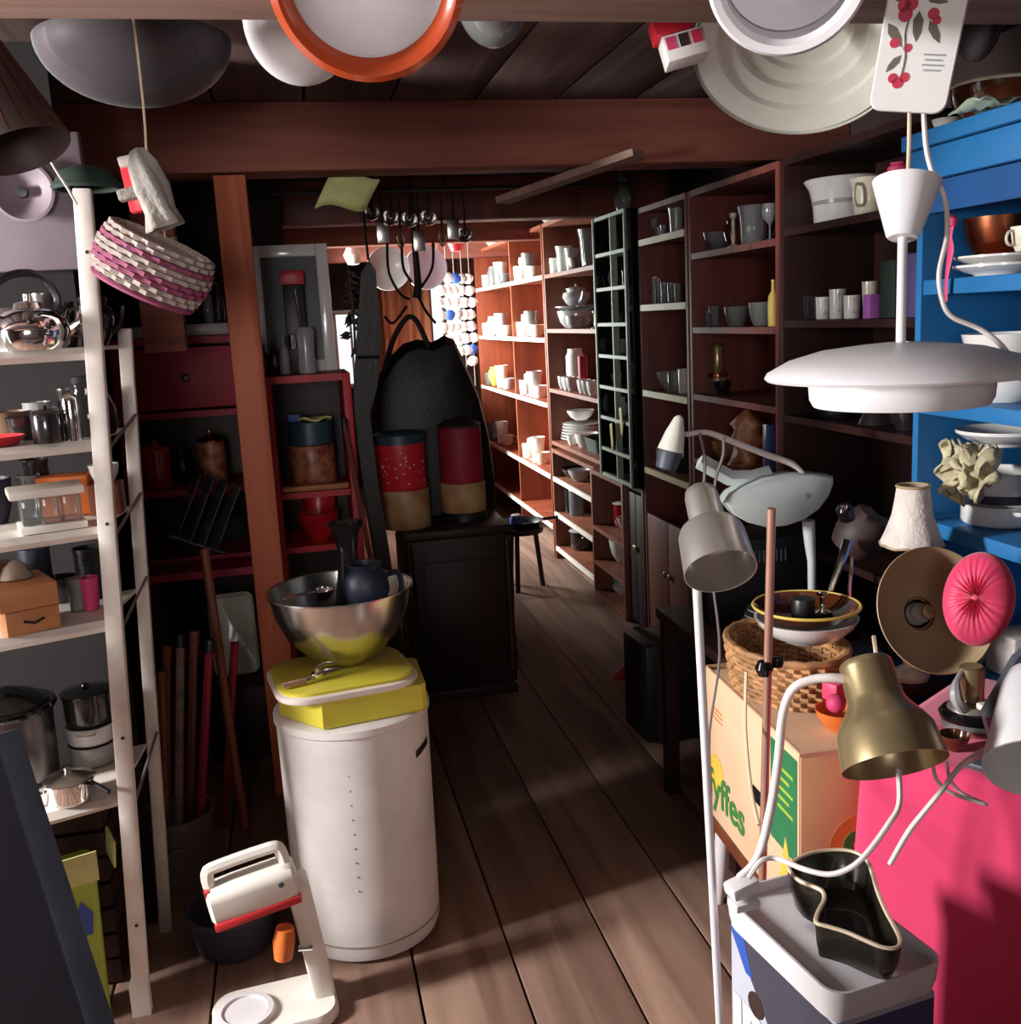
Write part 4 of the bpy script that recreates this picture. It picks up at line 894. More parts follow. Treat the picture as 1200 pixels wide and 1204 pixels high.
vessel('pot', rk(112, 4, 2.45)+Vector((0, 0, .052)), .054, .044, 'porcelain', 'shallow white enamel pot stacked on the grey enamel pot', 'pot', side=True)
vessel('pot', rk(112, 4, 2.45)+Vector((0, 0, .098)), .055, .075, 'dark_glaze', 'black lidded pot added on the white enamel pot to block light', 'pot', lid='black_gloss')  # top pot added to stop doorway light leaking through the rack
vessel('pot', rk(-62, 4, 2.31), .05, .10, 'chrome', 'tall chrome pot at left end of lowest rack shelf', 'pot', side='black_plastic')
# darker clutter filling the back of the rack shelves
back = [(0, 60, 2.475, 'pot', .03, .12, 'steel_dark', 'dull steel coffee maker behind the kettle spout', 'coffee maker'), (0, 84, 2.48, 'urn', .024, .10, 'dark_glaze', 'dark little jug at the back of the top rack shelf', 'jug'),
        (1, 86, 2.48, 'pot', .026, .10, 'steel_dark', 'dull steel milk can at the back of the second shelf', 'milk can'), (1, 32, 2.36, 'bowl', .04, .05, 'dark_glaze', 'black bowl in the middle of the second shelf', 'bowl'),
        (2, 48, 2.485, 'pot', .03, .13, 'dark_glaze', 'tall black pot behind the clear organiser box', 'pot'), (3, 48, 2.475, 'can', .034, .13, 'navy', 'navy tin standing behind the wooden casket', 'tin'), (3, 112, 2.475, 'pot', .036, .12, 'black_metal', 'black iron pot at the back right of the fourth shelf', 'pot')]
for i, px, y, kd, r, h, m, l, ct in back: vessel(kd, rk(px, i, y), r, h, m, l, ct, side=kd == 'pot' and r > .033)
# under the rack
t = thing('occluder', 'tall dark slatted crate added under the white rack to block low light', 'occluder', (-.68, 2.415, 0), (0, 0, 0))  # added to keep low doorway light off the aisle floor
for i in range(7):
    for s in (-1, 1):
        B().box((0, s*.085, .035+i*.065), (.33, .012, .055)).build('slat', 'chest_wood', t); B().box((s*.16, 0, .035+i*.065), (.012, .156, .055)).build('slat', 'chest_wood', t)
B().box((0, 0, .462), (.32, .17, .012)).build('top_board', 'chest_wood', t)
q = Vector((atyz(86, 2.22, .2).x, 2.22, .0))
t = thing('plastic_bin', 'lime green plastic bin with pale open flaps under the rack', 'bin', (q.x, 2.225, 0), (0, 0, .35))
b = B(); shell(b, [[(x*k, y*k, z) for x, y in rrect(.12, .10, .015)] for k, z in ((.85, 0), (1, .37), (.95, .37), (.82, .01))]); b.build('body', 'lime', t)
B().box((0, -.05, .40), (.115, .004, .07), M=Matrix.Rotation(.1, 4, 'X')).build('flap', 'pale_yellow', t)
B().box((.062, 0, .39), (.004, .09, .06), M=Matrix.Rotation(.1, 4, 'Y')).build('flap', 'pale_yellow', t)
B().prism([(-.02, .02), (.015, .02), (.02, .07), (0, .10), (-.018, .07)], 0, .001, M=Matrix.Translation((.02, -.051, .2)) @ Matrix.Rotation(PI/2, 4, 'X')).build('print', 'blue_plastic', t)
# leaning frames bottom left
T0 = at(-4, 868, d=1.35); T1 = at(114, 1210, d=1.25); dd = (T1-T0); Bt = T1+dd*(T1.z/(T0.z-T1.z))
uu = Vector((-.88, -.47, 0)).normalized(); ww = (T0-Bt)
fm = Matrix((uu, uu.cross(ww.normalized()).normalized()*-1, ww.normalized())).transposed().to_4x4(); fm.translation = Bt
t = thing('picture_frame', 'large dark framed picture leaning at the lower left corner', 'picture frame', M=fm)
HL = ww.length
B().box((.30, 0, HL/2), (.56, .012, HL-.04)).build('board', 'panel_dark', t)
for xx in (.015, .585): B().box((xx, 0, HL/2), (.032, .03, HL), bev=.004).build('frame_side', 'slate', t)
for zz in (.016, HL-.016): B().box((.30, 0, zz), (.54, .03, .032), bev=.004).build('frame_rail', 'slate', t)
for sg in (-1, 1):
    for k in range(3): B().box((.075+k*.10, sg*.009, HL*.36), (.06, .005, HL*.58)).build('mount_strip', ('mauve', 'box_grey', 'slate')[k], t)
fi = fm.inverted(); e_ = fm @ Vector((.3, .0, HL*.7)); B().tube([(.3, 0, HL*.7), fi @ Vector((e_.x-.30, e_.y+.12, .006))], .012, 6).build('easel_strut', 'slate', t)
# tools in a bucket, basin, spade
q = Vector((atyz(216, 2.78, 0).x, 2.78, 0))
t = thing('bucket', 'grey metal bucket holding long wooden tool handles', 'bucket', q)
B().lathe([(0, .0), (.075, 0), (.08, .006), (.10, .2), (.104, .205), (.097, .205), (.075, .012), (0, .01)], 36).build('body', 'steel_brushed', t)
B().tube([(-.10, 0, .2), (-.09, -.08, .17), (0, -.12, .14), (.09, -.08, .17), (.10, 0, .2)], .003, 6, smooth=3).build('bail', 'steel', t)
tools = [(196, 770, 206, 'case_red', 'reddish'), (212, 756, 214, 'beam_wood', 'thick brown'), (228, 752, 222, 'case_dark', 'dark'), (246, 762, 228, 'maroon_paint', 'maroon'), (190, 800, 200, 'case_brown', 'short brown')]
for i, (p_t, pyt, p_b, m, wd) in enumerate(tools):
    a = at(p_t, pyt, y=2.86-.02*i); b_ = Vector((q.x+(-.05, -.015, .012, .04, -.04)[i], q.y+(.03, .02, .03, .0, -.03)[i], .02))
    t = thing('broom_handle', wd+' wooden tool handle standing in the grey bucket', 'tool handle', b_, group='tool handles in the bucket')
    B().tube([(0, 0, 0), (a-b_)*.5, a-b_], [.013, .0125, .012], 8).build('shaft', m, t)
    B().lathe([(0, -.004), (.014, -.002), (.015, .03), (.012, .035)], 10, M=align((a-b_)*.985, (a-b_)*1.02)).build('grip', 'black_plastic' if i % 2 else m, t)
t = thing('basin', 'dark plastic basin on the floor behind the stand mixer', 'basin', (-.262, 2.41, 0))
B().lathe([(0, 0), (.08, 0), (.09, .008), (.108, .105), (.112, .11), (.105, .11), (.083, .014), (0, .012)], 40).build('body', 'box_dark', t)
B().tube([(.11*math.cos(2*PI*i/40), .11*math.sin(2*PI*i/40), .109) for i in range(40)], .006, 6, closed=True).build('rim', 'box_dark', t)
s0, s1 = at(240, 645, y=3.10), at(291, 1000, y=3.02)
dirv = (s1-s0).normalized(); bl = s1+dirv*.02; end = bl+dirv*(bl.z/-dirv.z)*.97
t = thing('spade', 'long-handled spade leaning with its blade on the floor', 'spade', end)
B().tube([s0-end, s1-end], .014, 10).build('shaft', 'case_brown', t)
b = B(); pr_ = align(s1-end, Vector((0, 0, .004))); L = (s1-end).length
b.prism([(-.02, 0), (.02, 0), (.085, .03), (.09, L*.7), (0, L), (-.09, L*.7), (-.085, .03)], -.002, .002, M=align(s1-end, Vector((0, 0, .004))) @ Matrix(((1, 0, 0, 0), (0, 0, 1, 0), (0, 1, 0, 0), (0, 0, 0, 1)))); b.build('blade', 'black_metal', t)
a, b_ = at(276, 755, y=3.14), at(262, 1010, y=3.05)
e = b_+(b_-a)*(b_.z/(a.z-b_.z))
tag(B().tube([e+Vector((0, 0, .012)), a], .012, 8).build('broomstick', 'maroon_paint'), 'dark red broomstick leaning beside the spade', 'broomstick')
# ------------------------------------------------------------------ red dresser, red shelf and contents
def redunit(name, label, cat, x0, x1, z1, zs, m, drawer=None):
    t = thing(name, label, cat, ((x0+x1)/2, 3.72, 0)); W_ = x1-x0; D = .36
    for s in (-1, 1): B().box((s*(W_/2-.015), D/2, z1/2), (.03, D, z1), bev=.003).build('side_panel', m, t)
    B().box((0, D/2, z1-.0125), (W_-.06, D, .025)).build('top', m, t)
    B().box((0, D-.006, z1/2), (W_-.06, .01, z1-.03)).build('back_panel', 'chest_wood', t)
    for z in zs: B().box((0, D/2-.003, z-.011), (W_-.062, D-.02, .022)).build('shelf', m, t)
    if drawer:
        d = B().box((0, .01, (drawer[0]+drawer[1])/2), (W_-.066, .03, drawer[1]-drawer[0]), bev=.004).build('drawer', m, t)
        B().lathe([(0, 0), (.01, 0), (.014, .015), (0, .02)], 12, M=Matrix.Translation((0, -.005, (drawer[0]+drawer[1])/2)) @ Matrix.Rotation(PI/2, 4, 'X')).build('knob', 'black_metal', d)
    return t
xs = atyz(222, 3.72, 1.0).x
redunit('dresser', 'dark red painted dresser with one deep drawer behind the post', 'dresser', -.60, -.115, 1.49, [1.235, .96, .715, .36], 'maroon_paint', (1.245, 1.455))
B()
redunit('shelf_unit', 'bright red painted shelf unit right of the wooden post', 'shelf unit', -.105, .205, 1.335, [.915, .715, .36], 'red_paint')
dd_ = 3.86
def rd(px, z, y=3.86): return atyz(px, y, z+.001)
q = rd(180, .96); q.x = -.505; vessel('can', q, .05, .13, 'red_enamel', 'red enamel tin in the dark red dresser, leftmost', 'tin', lid='orange')
q = rd(252, .96); vessel('can', q, .05, .15, 'tin_pattern', 'patterned brown tin between dresser middle and post', 'tin', lid='copper')
q = rd(216, .96, 3.95); vessel('jar', q, .04, .12, 'smoke_glass', 'dark glass jar at the back of the dresser', 'jar')
q = rd(348, .915, 3.89); q.x = .05; vessel('can', q, .085, .155, 'tin_pattern', 'round patterned tin with orange motifs on the red shelf', 'tin')
vessel('can', q+Vector((0, 0, .157)), .083, .085, 'teal_tin', 'dark teal tin stacked on the patterned tin', 'tin')
t = thing('cloth', 'pale yellow crumpled cloth on the teal tin', 'cloth', q+Vector((.02, -.03, .244)))
B().grid(8, 4, lambda u, v: ((u-.5)*.12, (v-.5)*.07, .008+.008*math.sin(u*9+v*4)), ).build('folds', 'pale_yellow', t, solid=.006)
tag(B().box((0, 0, .014), (.05, .03, .028), bev=.004).build('blue_pack', 'blue_plastic', loc=q+Vector((-.055, -.02, .244))), 'small bright blue pack beside the yellow cloth', 'pack')
q = rd(352, .715, 3.82); q.x = .05; vessel('bowl', q, .08, .11, 'red_enamel', 'glossy red enamel bowl on the lower red shelf', 'bowl', n=36)
vessel('can', Vector((.06, 3.985, .716)), .065, .15, 'red_tin', 'red tin behind the glossy red bowl', 'tin')
bb = at(372, 597, y=3.67)
tag(B().box((0, 0, 0), (.24, .06, .02), bev=.004).build('cutting_board', 'box_wood', loc=(.05, 3.765, .9265)), 'wooden cutting board lying on the red shelf', 'cutting board')
q = rd(250, .715, 3.80); t = thing('casserole', 'dark green oval casserole dish tilted on the red dresser shelf', 'casserole', q, (0, -.12, 0))
B().lathe([(0, .0), (.10, 0), (.125, .02), (.14, .08), (.15, .085), (.138, .085), (.12, .025), (0, .015)], 36, M=Matrix.Diagonal((1, .62, 1, 1)) @ Matrix.Translation((0, 0, .03))).build('body', 'dark_green', t)
B().lathe([(0, .15), (.02, .148), (.11, .13), (.145, .117), (.14, .115), (0, .13)], 36, M=Matrix.Diagonal((1, .62, 1, 1))).build('lid', 'dark_green', t)
for s in (-1, 1): B().tube([(s*.14, -.03, .11), (s*.165, 0, .112), (s*.14, .03, .11)], .007, 8, smooth=3).build('handle', 'dark_green', t)
q = at(212, 600, y=3.45)
t = thing('acrylic_rack', 'clear acrylic letter rack tilted against the red dresser', 'acrylic rack', (q.x+.02, 3.58, .80), (0, .45, .2))
for i in range(4): B().box((-.07+i*.045, 0, .12), (.003, .16, .22)).build('divider', 'clear_glass', t)
B().box((0, 0, .004), (.19, .17, .006)).build('base', 'clear_glass', t)
t = thing('trestle', 'narrow dark trestle board in front of the red dresser', 'trestle', (-.33, 3.58, 0))
B().box((0, 0, .70), (.42, .17, .025)).build('top', 'maroon_paint', t)
for s in (-1, 1): B().box((s*.18, 0, .344), (.03, .14, .688)).build('leg', 'chest_wood', t)
q = rd(214, .36, 3.86); q.x = -.455; t = thing('lantern', 'dark metal lantern box inside the lower dresser', 'lantern', q)
B().box((0, 0, .13), (.16, .14, .24)).build('glass_body', 'smoke_glass', t)
for sx in (-1, 1):
    for sy in (-1, 1): B().box((sx*.08, sy*.07, .13), (.012, .012, .26)).build('corner_bar', 'black_metal', t)
B().box((0, 0, .262), (.18, .16, .012)).build('cap', 'black_metal', t)
q = at(283, 830, y=3.62)
t = thing('enamel_tray', 'white enamel tray standing upright behind the spade handle', 'tray', (q.x, 3.66, .28), (-.12, 0, .1))
b = B(); shell(b, [[(x*k, z, y*k) for x, y in rrect(.16, .30, .03)] for k, z in ((.9, .014), (1, 0), (.97, -.004), (.88, .008))], Matrix.Translation((0, 0, .15))); b.build('tray', 'porcelain_cream', t)
t = thing('low_box', 'plain dark box on the floor supporting the enamel tray', 'box', (q.x, 3.62, 0))
B().box((0, 0, .135), (.2, .16, .27), bev=.004).build('body', 'chest_wood', t); B().box((0, 0, .274), (.21, .17, .01)).build('lid', 'chest_wood', t)
# on top of the red shelf: pale frame, red pack, pepper mill
f0, f1 = rd(304, 1.336, 3.98), rd(396, 1.336, 3.98)
t = thing('mirror_frame', 'pale grey rectangular frame standing on the red shelf', 'frame', ((f0.x+f1.x)/2, 3.97, 1.336), (-.05, 0, 0))
FWd = f1.x-f0.x; FH = .47
for s in (-1, 1): B().box((s*(FWd/2-.022), 0, FH/2), (.044, .022, FH), bev=.004).build('frame_side', 'porcelain', t)
for z in (.022, FH-.022): B().box((0, 0, z), (FWd-.088, .022, .044), bev=.004).build('frame_rail', 'porcelain', t)
B().box((0, .006, FH/2), (FWd-.07, .006, FH-.07)).build('panel', 'black_plastic', t)
q = rd(362, 1.336, 3.84)
t = thing('pepper_mill', 'white ceramic mill with thin metal rod on the red shelf', 'mill', q)
B().lathe([(0, 0), (.032, 0), (.034, .01), (.03, .08), (.034, .15), (.028, .165), (0, .168)], 24).build('body', 'porcelain_grey', t)
B().tube([(-.012, 0, .165), (-.022, 0, .30)], .004, 6).build('rod', 'chrome', t)
B().lathe([(0, 0), (.014, 0), (.016, .05), (0, .055)], 12, M=Matrix.Translation((-.048, -.01, .09))).build('tap', 'chrome', t)
for i, px in enumerate((312, 324, 336)):
    vessel('bottle', rd(px, 1.336, 3.88), .018, .11+.015*i, ('smoke_glass', 'dark_glaze', 'porcelain_grey')[i], ('smoky glass bottle nearest the wooden post on the red shelf', 'dark glazed bottle between two bottles on the red shelf', 'grey bottle left of the white mill')[i], 'bottle')
q = rd(354, 1.336, 3.90)
t = thing('tin_stack', 'tall black box topped by a red pack on the red shelf', 'box', q+Vector((-.003, .02, 0)))
B().box((0, 0, .16), (.075, .05, .32), bev=.003).build('box', 'black_plastic', t); B().box((0, 0, .345), (.085, .055, .05), bev=.003).build('red_pack', 'red_tin', t)
# on the dresser: pale board and bottles
q = rd(212, 1.491, 3.84)
tag(B().box((0, 0, .02), (.36, .2, .04), bev=.003).build('pale_board', 'porcelain_grey', loc=q), 'pale grey board lying on the dark red dresser', 'board')
for i, px in enumerate((172, 186, 246, 258)):
    vessel('bottle', rd(px, 1.533, 3.84), .022, .14, ('smoke_glass', 'dark_glaze', 'clear_glass', 'smoke_glass')[i], ('smoky bottle at the left end of the pale board', 'dark glazed bottle beside the pink woven shade', 'clear glass bottle on the pale board near the post', 'smoky bottle at the right end of the pale board')[i], 'bottle')
# ------------------------------------------------------------------ dark chest and what stands on it
t = thing('chest', 'dark red-brown wooden chest in the middle of the aisle', 'chest', (.58, 4.13, 0))
B().box((0, 0, .345), (.40, .50, .63), bev=.006).build('body', 'chest_wood', t)
B().box((0, 0, .680), (.43, .53, .036), bev=.008).build('lid', 'chest_wood', t)
B().box((0, 0, .02), (.42, .52, .04), bev=.004).build('plinth', 'chest_wood', t)
for s in (-1, 1):
    B().tube([(s*.195, -.252, .05), (s*.195, -.252, .2), (s*.195, -.252, .4), (s*.195, -.252, .65)], [.012, .02, .014, .02, .012], 10, smooth=4).build('corner_moulding', 'chest_wood', t)
B().box((0, -.253, .34), (.28, .008, .46), bev=.003).build('front_panel', 'chest_wood', t)
CZ = .699
def ch(px, y=4.0): return atyz(px, y, CZ)
q = ch(478, 4.02)
vessel('can', q, .10, .155, 'tin_beige', 'round beige tin at the left on the dark chest', 'tin')
t = thing('tin', 'red spotted tin with dark lid stacked on the beige tin', 'tin', q+Vector((-.006, 0, .157)))
B().lathe([(0, 0), (.098, 0), (.1, .004), (.1, .18), (0, .18)], 36).build('body', 'red_tin', t)
B().lathe([(0, .18), (.104, .18), (.104, .215), (.098, .22), (0, .222)], 36).build('lid', 'teal_tin', t)
for i in range(26):
    a = math.radians(-150+random.random()*120); z = .02+random.random()*.14
    B().lathe([(0, -.0005), (.004, -.0005), (.003, .0015), (0, .002)], 7, M=align((.1*math.cos(a), .1*math.sin(a), z), (.11*math.cos(a), .11*math.sin(a), z))).build('dot', 'fabric_white', t)
q = ch(546, 4.06)
vessel('can', q, .095, .035, 'black_plastic', 'flat black tin under the maroon tins on the chest', 'tin')
vessel('can', q+Vector((0, 0, .037)), .092, .12, 'tin_beige', 'brown-beige tin at the right on the dark chest', 'tin')
vessel('can', q+Vector((0, 0, .159)), .088, .22, 'maroon_paint', 'tall maroon tin with brown lid on the chest', 'tin', lid='brown_shade', knob=False)
# black bag behind the tins
ol = [(446, 610), (440, 520), (440, 468), (446, 440), (460, 418), (474, 404), (490, 399), (508, 402), (522, 394), (534, 400), (548, 430), (562, 462), (574, 510), (581, 560), (584, 612)]
A3 = [at(a, b, y=4.27) for a, b in ol]; c_ = sum(A3, Vector())/len(A3); base = Vector((c_.x, 4.27, CZ))
A3 = [Vector((v.x, v.y, max(v.z, CZ+.002))) for v in A3]
t = thing('saddle_bag', 'big black leather bag mound behind the tins on the chest', 'bag', base)
b = B(); shell(b, [[tuple(Vector((c_.x+(v.x-c_.x)*k, 0, CZ+.002+(v.z-CZ-.002)*k))-Vector((base.x, 0, base.z))+Vector((0, o, 0))) for v in A3] for k, o in ((.8, -.09), (.95, -.06), (1, 0), (.95, .06), (.8, .09))]); b.build('body', 'leather', t)
for yy in (4.21, 4.33): B().tube([at(452, 436, y=yy)-base, at(462, 400, y=yy)-base, at(478, 374, y=yy)-base, at(490, 378, y=yy)-base, at(504, 408, y=yy)-base], .011, 8, smooth=4).build('handle', 'leather', t)
# long leather sheath leaning in front of the chest
ol = [(424, 322), (433, 306), (441, 318), (447, 400), (443, 455), (434, 486), (443, 560), (456, 640), (474, 760), (462, 800), (446, 700), (432, 610), (420, 520), (415, 470), (419, 400)]
A3 = [at(a, b, y=3.80) for a, b in ol]; low = min(v.z for v in A3); base = Vector((A3[9].x, 3.80, 0))
t = thing('leather_sheath', 'long dark leather sheath hanging upright left of the chest', 'sheath', base)
b = B(); n_ = len(A3)
b.add([v-base+Vector((0, -.02, 0)) for v in A3]+[v-base+Vector((0, .02, 0)) for v in A3], [tuple(range(n_-1, -1, -1)), tuple(range(n_, 2*n_))]+[(i, (i+1) % n_, n_+(i+1) % n_, n_+i) for i in range(n_)]); b.build('sheath', 'leather', t)
B().tube([A3[9]-base, Vector((.01, 0, .01))], .012, 8).build('tip', 'black_metal', t)
B().tube([A3[1]-base, at(430, 280, y=3.80)-base, Vector((at(430, 280, y=3.80).x-base.x, 0, 2.0))], .005, 6).build('strap', 'leather', t)
B().tube([at(420, 420, y=3.76)-base, at(446, 420, y=3.76)-base], .006, 6).build('buckle_band', 'black_metal', t)
t = thing('ski_pole', 'thin dark stick leaning between red shelf and sheath', 'stick', (at(470, 800, y=3.66).x, 3.66, 0))
o_ = Vector((at(470, 800, y=3.66).x, 3.66, 0)); B().tube([(0, 0, .005), at(405, 500, y=3.66)-o_], .009, 8).build('shaft', 'case_dark', t); B().lathe([(0, 0), (.012, 0), (.01, .03), (0, .035)], 10, M=Matrix.Translation(at(405, 502, y=3.66)-o_)).build('knob', 'black_plastic', t)
# ------------------------------------------------------------------ hanging things
def hang(px, py, y): return at(px, py, y=y)
t = thing('utensil_rail', 'dark iron rail of hanging utensils under the ceiling', 'rail', (.62, 3.95, 1.985))
B().tube([(-.72, 0, 0), (.75, 0, 0)], .008, 8).build('bar', 'black_metal', t)
for xx in (-.68, 0, .7): B().tube([(xx, 0, 0), (xx, 0, .165)], .006, 6).build('hanger', 'black_metal', t)
ut = [(436, 250, 'ladle'), (449, 262, 'spatula'), (459, 256, 'ladle'), (470, 268, 'whisk'), (481, 258, 'ladle'), (492, 272, 'spatula'), (503, 256, 'ladle'), (519, 266, 'whisk'), (532, 258, 'spatula'), (546, 276, 'ladle')]
for i, (px, py, k) in enumerate(ut):
    p = hang(px, py, 3.95); h = 1.977-p.z
    t = thing(k, ['first', 'second', 'third', 'fourth', 'fifth', 'sixth', 'seventh', 'eighth', 'ninth', 'tenth'][i]+' utensil from the left on the dark rail, a steel '+k, k, (p.x, 3.95, p.z))
    t['group'] = 'utensils on the dark rail'
    B().tube([(0, 0, .0), (.004, 0, h*.6), (0, 0, h-.012)], [.005, .004, .003], 6).tube([(0, 0, h-.012), (.0, -.012, h-.002), (0, -.010, h+.012), (0, .008, h+.012)], .0025, 5).build('handle', 'black_metal', t)
    if k == 'ladle': B().lathe([(0, -.03), (.018, -.026), (.03, -.008), (.032, 0), (.029, -.008), (.016, -.023), (0, -.026)], 16, M=Matrix.Rotation(1.1, 4, 'X')).build('bowl', 'steel', t)
    elif k == 'spatula': B().box((0, 0, -.035), (.045, .004, .075), bev=.0015).build('blade', 'steel', t)
    else:
        for j in range(4): B().tube([(0, 0, 0), (.018*math.cos(j*PI/4), .018*math.sin(j*PI/4), -.04), (0, 0, -.075), (-.018*math.cos(j*PI/4), -.018*math.sin(j*PI/4), -.04), (0, 0, 0)], .0014, 4, smooth=3).build('wire_loop', 'steel', t)
# iron candelabrum with curved arms
p = hang(488, 300, 4.22); c = Vector((p.x, 4.22, p.z))
t = thing('hook_branch', 'black iron branch of curved hooks hanging above the bag', 'hook branch', c)
B().tube([(0, 0, ZC-c.z-.002), (0, 0, .1), (.004, 0, -.1), (-.004, 0, -.17)], [.006, .008, .012, .014, .016, .02], 8, smooth=3).build('stem', 'black_metal', t)
for (pts) in (((455, 285), (457, 320), (470, 345), (482, 352)), ((472, 285), (474, 315), (484, 332)), ((509, 285), (508, 315), (495, 338)), ((452, 372), (462, 380), (478, 360)), ((512, 380), (500, 365), (490, 345))):
    B().tube([at(a, b, y=4.22)-c for a, b in pts], .006, 6, smooth=4).build('hook', 'black_metal', t)
t = thing('paper_note', 'crumpled pale yellow paper pinned under the middle beam', 'paper', hang(408, 226, 3.38), (.35, 0, .1))
B().grid(6, 4, lambda u, v: ((u-.5)*.16+.05*(v-.5), .006*math.sin(u*7+v*3), (v-.5)*.1+.012*math.sin(u*5)), ).build('sheet', 'pale_yellow', t, solid=.002)
B().tube([(0, 0, .04), (.0, .02, .06)], .002, 5).build('pin', 'steel', t)
# frosted glass bowl shade
def pend(c, R, h, m, label, name='lampshade', cord='cable_grey', n=48, top=None):
    t = thing(name, label, 'lampshade', c)
    A_ = [i*PI/2/14 for i in range(15)]
    B().lathe([(R*math.sin(a), -h*math.cos(a)) for a in A_]+[(R*.965*math.sin(a), -h*.95*math.cos(a)) for a in reversed(A_)], n).build('shade', m, t)
    B().tube([(R*.97*math.cos(2*PI*i/40), R*.97*math.sin(2*PI*i/40), 0) for i in range(40)], .004, 6, closed=True).build('rim', m, t)
    for k in range(3): B().tube([(R*.95*math.cos(k*2.094), R*.95*math.sin(k*2.094), 0), (0, 0, min(.05, ZC-c.z-.002))], .0015, 5).build('chain', cord, t)
    B().tube([(0, 0, min(.05, ZC-c.z-.002)), (0, 0, ZC-c.z)], .003, 5).build('cord', cord, t)
    return t
p = hang(166, 124, 2.32); pend(Vector((p.x, 2.32, p.z+.125)), .192, .125, 'frosted_glass', 'wide frosted glass bowl lampshade under the ceiling at upper left')
p = hang(358, 100, 2.12); pend(Vector((p.x, 2.12, p.z+.115)), .105, .115, 'lamp_white', 'white opal dome lampshade half hidden behind the orange lamp')
p = hang(582, 56, 1.92); pend(Vector((p.x, 1.92, p.z+.085)), .066, .085, 'clear_glass', 'small clear glass lampshade beside the orange lamp')
p = hang(1146, 76, 1.95); pend(Vector((p.x, 1.95, p.z+.09)), .05, .085, 'frosted_glass', 'small frosted lampshade behind the cherry sign')
# tilted shades whose openings face the room
def tilted(c, ax, prof, m, label, inner=None, inm=None, name='pendant_lamp'):
    t = thing(name, label, 'lamp', M=align(c, c+ax))
    B().lathe(prof, 64).build('shade', m, t)
    if inner: B().lathe(inner, 64).build('inner_lining', inm, t)
    return t
c = at(431, -24, d=1.42); ax = ((EYE-c).normalized()*.9+Vector((0, 0, -.25))).normalized(); R = .137
t = tilted(c, ax, [(R*.79, -.014), (R*.84, .006), (R*.92, .013), (R, .006), (R*1.02, -.012), (R*.98, -.04), (R*.84, -.085), (R*.5, -.125), (.02, -.135), (0, -.135), (0, -.13), (R*.5, -.12), (R*.8, -.078)], 'orange_enamel', 'glossy orange pendant lamp with white lining, opening toward the room', [(R*.80, -.010), (R*.79, -.016), (R*.76, -.05), (R*.62, -.095), (R*.3, -.118), (0, -.12), (0, -.117), (R*.3, -.114), (R*.6, -.09), (R*.74, -.045), (R*.78, -.018)], 'lamp_white')
B().lathe([(0, -.117), (.022, -.115), (.02, -.07), (.012, -.065), (0, -.065)], 20).build('socket', 'brown_shade', t)
L_ = align(c, c+ax).inverted() @ Vector((c.x-ax.x*.135, c.y-ax.y*.135, ZC)); B().tube([(0, 0, -.134), L_], .003, 6).build('cord', 'cable_grey', t)
c = at(927, -34, d=1.36); ax = ((EYE-c).normalized()*.9+Vector((0, 0, -.2))).normalized(); R = .108
t = tilted(c, ax, [(R*.80, -.004), (R*.86, .006), (R*.95, .008), (R, .0), (R*1.0, -.012), (R*.93, -.06), (R*.6, -.11), (.02, -.12), (0, -.12), (0, -.115), (R*.56, -.104), (R*.82, -.06)], 'lamp_white', 'white pendant lamp with thick rolled rim overhead at right', name='pendant_lamp')
B().lathe([(0, -.114), (.02, -.112), (.018, -.07), (0, -.066)], 20).build('socket', 'porcelain_grey', t)
L_ = align(c, c+ax).inverted() @ Vector((c.x-ax.x*.12, c.y-ax.y*.12, ZC)); B().tube([(0, 0, -.119), L_], .003, 6).build('cord', 'cable_grey', t)
c = at(938, 62, y=2.02); ax = ((EYE-c).normalized()*.7+Vector((0, 0, -.75))-RT*.12).normalized(); R = .212
prof = [(R, 0), (R*1.005, -.006), (R*.99, -.012), (R*.80, -.030), (R*.79, -.042), (R*.64, -.054), (R*.63, -.068), (R*.5, -.078), (R*.49, -.092), (R*.2, -.108), (0, -.11), (0, -.106), (R*.2, -.103), (R*.47, -.086), (R*.49, -.074), (R*.61, -.063), (R*.63, -.049), (R*.77, -.037), (R*.79, -.024), (R*.97, -.004)]
t = tilted(c, ax, [(r, z) for r, z in prof], 'lamp_cream', 'wide cream-white stepped disc lampshade tilted under the ceiling', name='disc_lampshade')
L_ = align(c, c+ax).inverted() @ Vector((c.x-ax.x*.11, c.y-ax.y*.11, ZC)); B().tube([(0, 0, -.108), L_], .003, 6).build('cord', 'cable_white', t)
# enamel sign with cherries
c = at(1079, 58, d=1.50); zx = -(c-EYE).normalized(); zx = (zx*.9-Vector((0, 0, .1))).normalized(); rx = RT.copy(); rx = (rx-zx*rx.dot(zx)).normalized(); ry = zx.cross(rx)
SMt = Matrix((rx, ry, zx)).transposed().to_4x4(); SMt.translation = c
t = thing('enamel_sign', 'white rounded ceramic board printed with red cherries, hanging at top right', 'sign', M=SMt)
b = B(); shell(b, [[(x*k, y*k2, z) for x, y in rrect(.110, .175, .018)] for k, k2, z in ((.97, .98, -.006), (1, 1, -.003), (1, 1, .003), (.96, .975, .006))]); b.build('board', 'porcelain', t)
def leaf(x, y, a, L, m): B().prism([(0, 0), (L*.3, L*.17), (L*.7, L*.14), (L, 0), (L*.7, -L*.14), (L*.3, -L*.17)], .0062, .0068, M=Matrix.Translation((x, y, 0)) @ Matrix.Rotation(a, 4, 'Z')).build('printed_leaf', m, t)
def dot(x, y, r, m): B().lathe([(0, .006), (r, .006), (r, .0069), (0, .0069)], 16, M=Matrix.Translation((x, y, 0))).build('printed_cherry', m, t)
